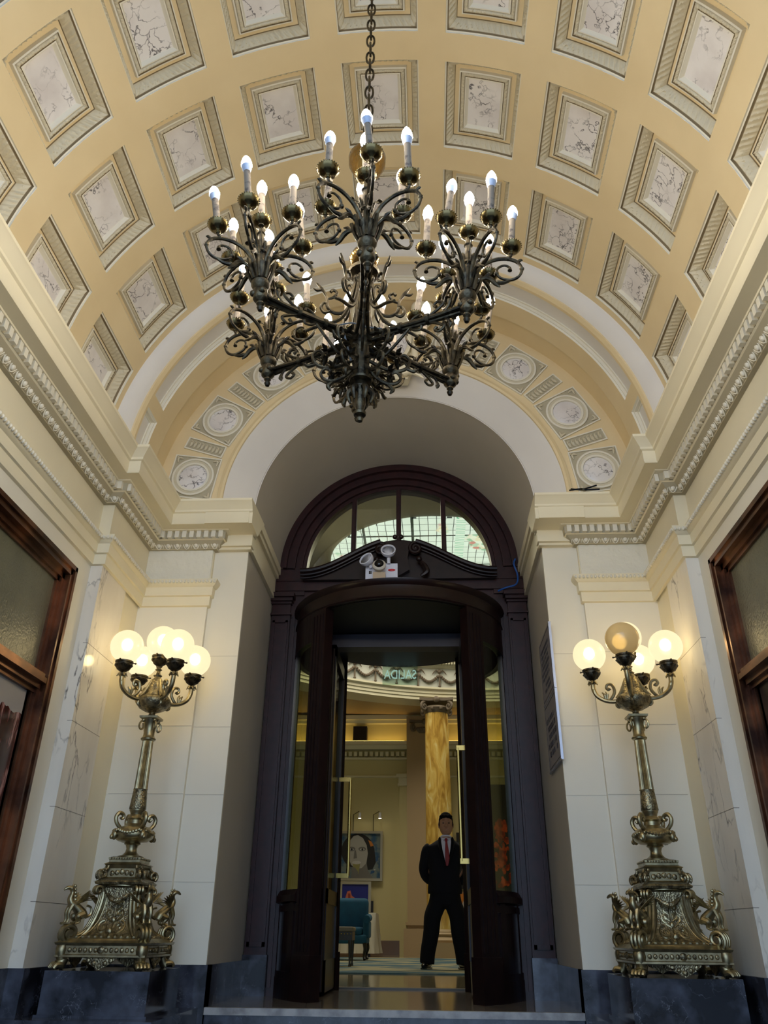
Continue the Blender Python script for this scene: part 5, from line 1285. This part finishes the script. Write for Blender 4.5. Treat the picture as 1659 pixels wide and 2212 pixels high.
# paintings to the right, behind the man, then a panel painted as a reflection
p3 = empty('painting', (1.15, 18.9, 1.9)); tag(p3, 'dark painting with red corner partly hidden behind the right push bar', 'painting')
W(p3, MB().box((.86, 18.9, 1.28), (1.30, 18.96, 2.42)), 'frame', pc['dark'], 0)
poly(p3, 'painted_red', [(.98, 1.32), (1.25, 1.32), (1.25, 1.55), (1.1, 1.5)], 18.895, pc['red']); poly(p3, 'painted_leaf', [(.9, 2.2), (1.1, 2.3), (1.0, 2.36)], 18.895, pc['green'])
p4 = empty('painting', (1.1, 18.8, .6)); tag(p4, 'painting of a white arched shape on green and orange, low beside the man', 'painting')
W(p4, MB().box((.80, 18.82, .48), (1.32, 18.87, 1.22)), 'frame', pc['tan'], 0)
W(p4, MB().box((.84, 18.812, .52), (1.28, 18.822, 1.18)), 'canvas', pc['orange'], 0)
poly(p4, 'painted_arch', ell(1.06, .86, .14, .24), 18.806, pc['white']); poly(p4, 'painted_arch', ell(1.06, .80, .10, .22), 18.803, pc['shade']); poly(p4, 'painted_ground', [(.84, .52), (1.28, .52), (1.28, .68), (.84, .64)], 18.800, pc['green'])
p5 = empty('painting', (1.9, 18.9, 1.1)); tag(p5, 'tall dark panel with orange-red patches standing in for a reflection in the right curved door glass', 'painting')  # added panel: a reflection in the curved glass, put into colour
W(p5, MB().box((1.35, 18.88, 1.05), (2.55, 18.96, 3.45)), 'reflection_ground', mat('reflection_dark', (48, 48, 50), .35), 0)
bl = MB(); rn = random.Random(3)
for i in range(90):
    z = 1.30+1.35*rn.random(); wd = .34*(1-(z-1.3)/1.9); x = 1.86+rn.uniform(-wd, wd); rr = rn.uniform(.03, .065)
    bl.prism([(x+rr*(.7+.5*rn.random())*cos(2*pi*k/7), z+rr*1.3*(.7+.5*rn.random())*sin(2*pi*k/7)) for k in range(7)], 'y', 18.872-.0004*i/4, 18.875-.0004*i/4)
W(p5, bl, 'reflection_patches', mat('reflection_orange', (226, 92, 46), .6, var=(9, (130, 40, 28), .4, .6)), 0)
def spot(x, z, label):
    s_ = empty('picture_light', (x, 18.95, z)); tag(s_, label, 'picture light', 'picture lights above the large painting')
    W(s_, MB().tube([(x, 18.97, z-.35), (x, 18.96, z), (x+.14, 18.80, z+.05)], .008, 6), 'bracket', LEG)
    W(s_, MB().lathe([(.0, .12), (.03, .12), (.035, 0), (.03, 0)], (x+.16, 18.78, z-.10), 14), 'lamp_head', WPL)
    W(s_, MB().lathe([(0, -.002), (.03, -.001), (.03, .003)], (x+.16, 18.78, z-.103), 14), 'lamp_lens', mat('spot_lens', (255, 250, 230), .3, emit=(255, 240, 205), estr=10)); return s_
spot(-1.48, 2.80, 'small white picture light, left one above the woman painting'); spot(-1.02, 2.80, 'small white picture light, right one above the woman painting')
# table with cloth
tb = empty('covered_table', (-1.35, 17.6, 0)); tag(tb, 'small table draped to the floor in white cloth behind the blue armchair', 'table')
prof_ = []
cl_ = MB(); vs = []; n = 72
for zz, ex in ((.76, 0), (.74, .01), (.5, .035), (.25, .06), (.06, .09)):
    for k in range(n):
        a = 2*pi*k/n; q = 1/max(abs(cos(a))/.55, abs(sin(a))/.4); wv = ex*(.6+.5*sin(a*14)+.3*sin(a*23)); q += wv; vs.append((-1.38+q*cos(a), 17.6+q*sin(a), zz))
fs = [tuple(range(n))]
for i in range(4):
    for k in range(n): k2 = (k+1) % n; fs.append((i*n+k, i*n+k2, (i+1)*n+k2, (i+1)*n+k))
cl_.add(vs, fs); W(tb, cl_, 'tablecloth', CLO)
W(tb, MB().box((-1.85, 17.25, .0), (-1.80, 17.3, .7)).box((-.98, 17.25, 0), (-.93, 17.3, .7)), 'leg', LEG, 0)
# armchair
ac = empty('armchair', (-1.15, 14.6, .03)); tag(ac, 'teal velvet wing armchair with dark wooden legs, left of the doorway view', 'armchair')
def rbox(mb, a, b, r_=.04, seg=3):
    x0, y0, z0 = a; x1, y1, z1 = b
    bm = bmesh.new(); bmesh.ops.create_cube(bm, size=1)
    for v in bm.verts: v.co = Vector(((x0+x1)/2+v.co.x*(x1-x0), (y0+y1)/2+v.co.y*(y1-y0), (z0+z1)/2+v.co.z*(z1-z0)))
    bmesh.ops.bevel(bm, geom=list(bm.edges), offset=r_, segments=seg, affect='EDGES', profile=.5)
    n = len(mb.v); bm.verts.index_update(); mb.v += [tuple(v.co) for v in bm.verts]; mb.f += [tuple(v.index+n for v in f.verts) for f in bm.faces]; mb.mi += [0]*len(bm.faces); bm.free(); return mb
rbox(MB(), (-.34, .18, .30), (.34, .34, .90), .07, 4).build('backrest', TEA, ac)
rbox(MB(), (-.28, -.34, .34), (.28, .2, .46), .04).build('seat_cushion', TEA, ac)
rbox(MB(), (-.36, -.34, .22), (.36, .3, .35), .03).build('seat_frame', TEA, ac)
for s in (-1, 1):
    q = MB(); rbox(q, (s*.34-.05, -.32, .3), (s*.34+.05, .25, .55), .03); q.tube([(s*.35, -.36, .57), (s*.35, .2, .60)], .06, 12); q.build('armrest', TEA, ac)
    for y in (-.3, .28):
        q = MB(); stube(q, [(s*.32, y, .24), (s*.335, y-.02, .15), (s*.315, y, .06), (s*.33, y-.03, .0)], [.035, .03, .018, .026], 8); q.build('leg', LEG, ac)
# dark studded chair in front
sc_ = empty('side_chair', (-.93, 11.9, .013)); tag(sc_, 'edge of a dark studded wooden stool with pale top, front left of the armchair', 'chair')
rbox(MB(), (-.30, -.22, .40), (.14, .22, .46), .02).build('seat', mat('stool_seat', (112, 104, 88), .6), sc_)
MB().box((-.29, -.21, .30), (.13, .21, .40)).build('apron', LEG, sc_, 0)
for x in (-.26, .10):
    for y in (-.18, .18): MB().lathe([(.02, 0), (.012, .04), (.02, .16), (.026, .3)], (x, y, 0), 10).build('leg', LEG, sc_)
q = MB()
for k in range(10): q.ball((-.27+k*.042, -.214, .375), .009, .006, .009, 6, 5)
q.build('studs', PBR, sc_)

# ============================================================ MAN
man = empty('person', (.43, 11.2, .013)); tag(man, 'man in dark navy suit, white shirt and red tie standing with hands behind his back', 'person')
def remesh(o, vox, it=4):
    m = o.modifiers.new('remesh', 'REMESH'); m.mode = 'VOXEL'; m.voxel_size = vox; m.use_smooth_shade = True
    s_ = o.modifiers.new('smooth', 'SMOOTH'); s_.iterations = it; s_.factor = .5
def loft(mb, secs, seg=20):    # sections (x, y, z, rx, ry)
    vs = []; fs = []
    for x, y, z, rx, ry in secs:
        for k in range(seg): a = 2*pi*k/seg; vs.append((x+rx*cos(a), y+ry*sin(a), z))
    for i in range(len(secs)-1):
        for k in range(seg): k2 = (k+1) % seg; fs.append((i*seg+k, i*seg+k2, (i+1)*seg+k2, (i+1)*seg+k))
    fs.append(tuple(range(seg))[::-1]); n = (len(secs)-1)*seg; fs.append(tuple(range(n, n+seg))); return mb.add(vs, fs)
# body: head, neck, torso core, arms and hands (one continuous skin)
b = MB()
loft(b, [(.03, 0, 1.42, .07, .07), (.03, -.005, 1.50, .062, .062), (.032, -.01, 1.56, .058, .062)])
hx, hy = .035, -.015
loft(b, [(hx, hy-.03, 1.575, .03, .035), (hx, hy-.022, 1.59, .052, .065), (hx, hy-.012, 1.62, .068, .085), (hx, hy-.004, 1.66, .076, .094), (hx, hy, 1.71, .079, .098), (hx, hy+.004, 1.755, .076, .094), (hx, hy+.006, 1.79, .062, .078), (hx, hy+.006, 1.812, .035, .045)], 24)
stube(b, [(hx, hy-.092, 1.715), (hx, hy-.106, 1.685), (hx, hy-.116, 1.668), (hx, hy-.10, 1.658)], [.010, .013, .016, .010], 8)
for s in (-1, 1):
    b.ball((hx+s*.016, hy-.098, 1.662), .010, .010, .008); b.ball((hx+s*.081, hy+.01, 1.685), .012, .022, .034, 10, 8)
    b.ball((hx+s*.033, hy-.086, 1.722), .024, .014, .008)       # brow
stube(b, [(hx-.024, hy-.092, 1.628), (hx, hy-.100, 1.632), (hx+.024, hy-.092, 1.628)], [.006, .009, .006], 8)
stube(b, [(hx-.02, hy-.090, 1.616), (hx, hy-.097, 1.614), (hx+.02, hy-.090, 1.616)], [.006, .009, .006], 8)
HSC = 1.14
def hd_(mb, n0=0):
    for i_ in range(n0, len(mb.v)):
        x, y, z = mb.v[i_]
        if z > 1.50: mb.v[i_] = (hx+(x-hx)*HSC, hy+(y-hy)*HSC, 1.832+(z-1.832)*HSC)
        else: mb.v[i_] = (x, y, z-.03)
hd_(b)
# torso and arms under the suit down to clasped hands behind the back
loft(b, [(0, .0, .95, .13, .09), (0, 0, 1.15, .14, .10), (.02, 0, 1.40, .15, .09), (.03, 0, 1.46, .07, .06)])
for s in (-1, 1):
    stube(b, [(.02+s*.17, .02, 1.42), (.02+s*.25, .07, 1.15), (.02+s*.12, .18, .96), (.02+s*.03, .21, .92)], [.045, .035, .028, .024], 10)
    hb = Vector((.02+s*.01, .215, .90))
    b.ball((.02+s*.012, .212+.012*s, .885), .036, .018, .042, 12, 8)
    for i in range(4):
        x0 = .02+s*.012+(i-1.5)*.017
        stube(b, [(x0, .215+.012*s, .855), (x0, .222+.012*s, .825-.004*(1.5-abs(i-1.5))), (x0-s*.006, .236+.01*s, .808-.004*(2-abs(i-1.5)))], [.009, .0085, .007], 8, 4)
    stube(b, [(.02+s*.045, .215, .895), (.02+s*.055, .232, .87), (.02+s*.042, .242, .85)], [.010, .009, .008], 8, 4)
body = b.build('body', SKN, man); remesh(body, .0055, 3)
ey = MB()
for s in (-1, 1): ey.ball((hx+s*.032, hy-.092, 1.700), .012, .006, .006, 10, 6)
hd_(ey); ey.build('eyes', BPL, man)
h = MB(); loft(h, [(hx, hy+.03, 1.67, .080, .078), (hx, hy+.02, 1.71, .085, .092), (hx, hy+.012, 1.75, .084, .100), (hx, hy+.006, 1.785, .074, .090), (hx, hy+.004, 1.815, .052, .066), (hx, hy+.004, 1.832, .02, .03)], 22)
for k in range(7): h.ball((hx-.06+.02*k, hy-.078, 1.772+.006*(k % 2)), .02, .018, .018, 8, 6)
for s in (-1, 1): h.ball((hx+s*.078, hy-.01, 1.70), .010, .026, .035, 8, 6)
hd_(h); ho = h.build('hair', HAI, man); remesh(ho, .007, 3)
# jacket
j = MB()
loft(j, [(0, .0, .84, .225, .15), (0, .0, .92, .22, .145), (-.005, 0, 1.02, .20, .135), (.0, 0, 1.12, .20, .135), (.005, -.005, 1.25, .225, .135), (.01, 0, 1.34, .245, .12), (.015, .0, 1.41, .225, .098), (.025, .01, 1.455, .16, .08), (.03, .015, 1.50, .09, .06)], 28)
for s in (-1, 1):
    sx = .015
    stube(j, [(sx+s*.19, .01, 1.395), (sx+s*.235, .02, 1.355), (sx+s*.265, .045, 1.25), (sx+s*.285, .08, 1.13), (sx+s*.25, .12, 1.04), (sx+s*.16, .17, .98), (sx+s*.07, .20, .94)], [.066, .074, .070, .066, .062, .055, .050], 14)
# cut a V for the shirt by simply leaving the shirt in front of the chest
jk = j.build('jacket', SUIT, man); remesh(jk, .012, 3)
sh = MB().add([(-.035+.03, -.150, 1.30), (.03, -.158, 1.17), (.035+.03, -.150, 1.30), (.03+.075, -.085, 1.515), (.03, -.11, 1.50), (.03-.075, -.085, 1.515), (.03+.055, -.128, 1.42), (.03-.055, -.128, 1.42)], [(1, 2, 0), (0, 2, 6, 7), (7, 6, 3, 4), (7, 4, 5)])
shv = MB()
for s in (-1, 1):
    shv.add([(.03, -.158, 1.16), (.03, -.160, 1.26), (.03, -.150, 1.36), (.03, -.125, 1.45), (.03, -.100, 1.505),
             (.03+s*.004, -.156, 1.16), (.03+s*.030, -.155, 1.26), (.03+s*.052, -.140, 1.36), (.03+s*.064, -.105, 1.45), (.03+s*.062, -.070, 1.505),
             (.03+s*.004, -.120, 1.16), (.03+s*.030, -.115, 1.26), (.03+s*.052, -.10, 1.36), (.03+s*.064, -.07, 1.45), (.03+s*.062, -.04, 1.505)],
            [(q, q+1, q+6, q+5) for q in range(4)]+[(q+5, q+6, q+11, q+10) for q in range(4)])
shv.tube([(.03+.064*cos(2*pi*q/20), .0+.068*sin(2*pi*q/20), 1.515-.018*sin(2*pi*q/20+pi)*-1) for q in range(20)], .014, 8, closed=True)
for s in (-1, 1): shv.tube([(.03+s*.006, -.104, 1.495), (.03+s*.030, -.112, 1.470), (.03+s*.055, -.085, 1.505)], [.008, .012, .008], 8, flat=.5)
shv.build('shirt', SHI, man)
lp = MB()
for s in (-1, 1): lp.tube(smoothpts([(.03+s*.016, -.163, 1.14), (.03+s*.050, -.158, 1.26), (.03+s*.082, -.138, 1.36), (.03+s*.098, -.095, 1.44), (.03+s*.090, -.03, 1.495), (.03+s*.07, .05, 1.51)], 4), lerp([.014, .026, .036, .030, .020, .016], 21), 10, flat=.35)
lp.build('lapels', SUIT, man)
ti = MB().tube([(.03, -.114, 1.495), (.03, -.128, 1.475), (.032, -.142, 1.445), (.036, -.168, 1.34), (.040, -.170, 1.24), (.038, -.165, 1.16)], [.014, .020, .013, .024, .030, .020], 8, flat=.3); ti.build('tie', TIE, man)
# trousers
t = MB()
loft(t, [(0, 0, .98, .17, .12), (0, 0, .88, .19, .135), (0, 0, .78, .195, .135), (0, 0, .70, .185, .12)], 24)
for s, fx, fy in ((-1, -.245, 0), (1, .21, 0)):
    stube(t, [(s*.085, 0, .84), (s*.105, 0, .72), (s*.13+(fx-s*.13)*.30, -.012, .58), (s*.10+(fx-s*.10)*.6, -.01, .40), (fx*.95, 0, .18), (fx, -.005, .055)], [.110, .112, .110, .102, .094, .092], 16)
to = t.build('trousers', SUIT, man); remesh(to, .012, 3)
for s, fx, rz_ in ((-1, -.245, -.25), (1, .215, .35)):
    q = MB(); q.join(MB().tube([(0, .09, .045), (0, .03, .05), (0, -.05, .045), (0, -.13, .035), (0, -.17, .028)], [.040, .046, .048, .045, .025], 12, flat=.8)); q.box((-.042, -.16, 0), (.042, .10, .018)); q.tube([(0, .03, .05), (0, .03, .10)], .045, 12)
    o = q.build('shoe', SHO, man); o.location = (fx, 0, .0); o.rotation_euler = (0, 0, rz_)
man.rotation_euler = (0, 0, 0)
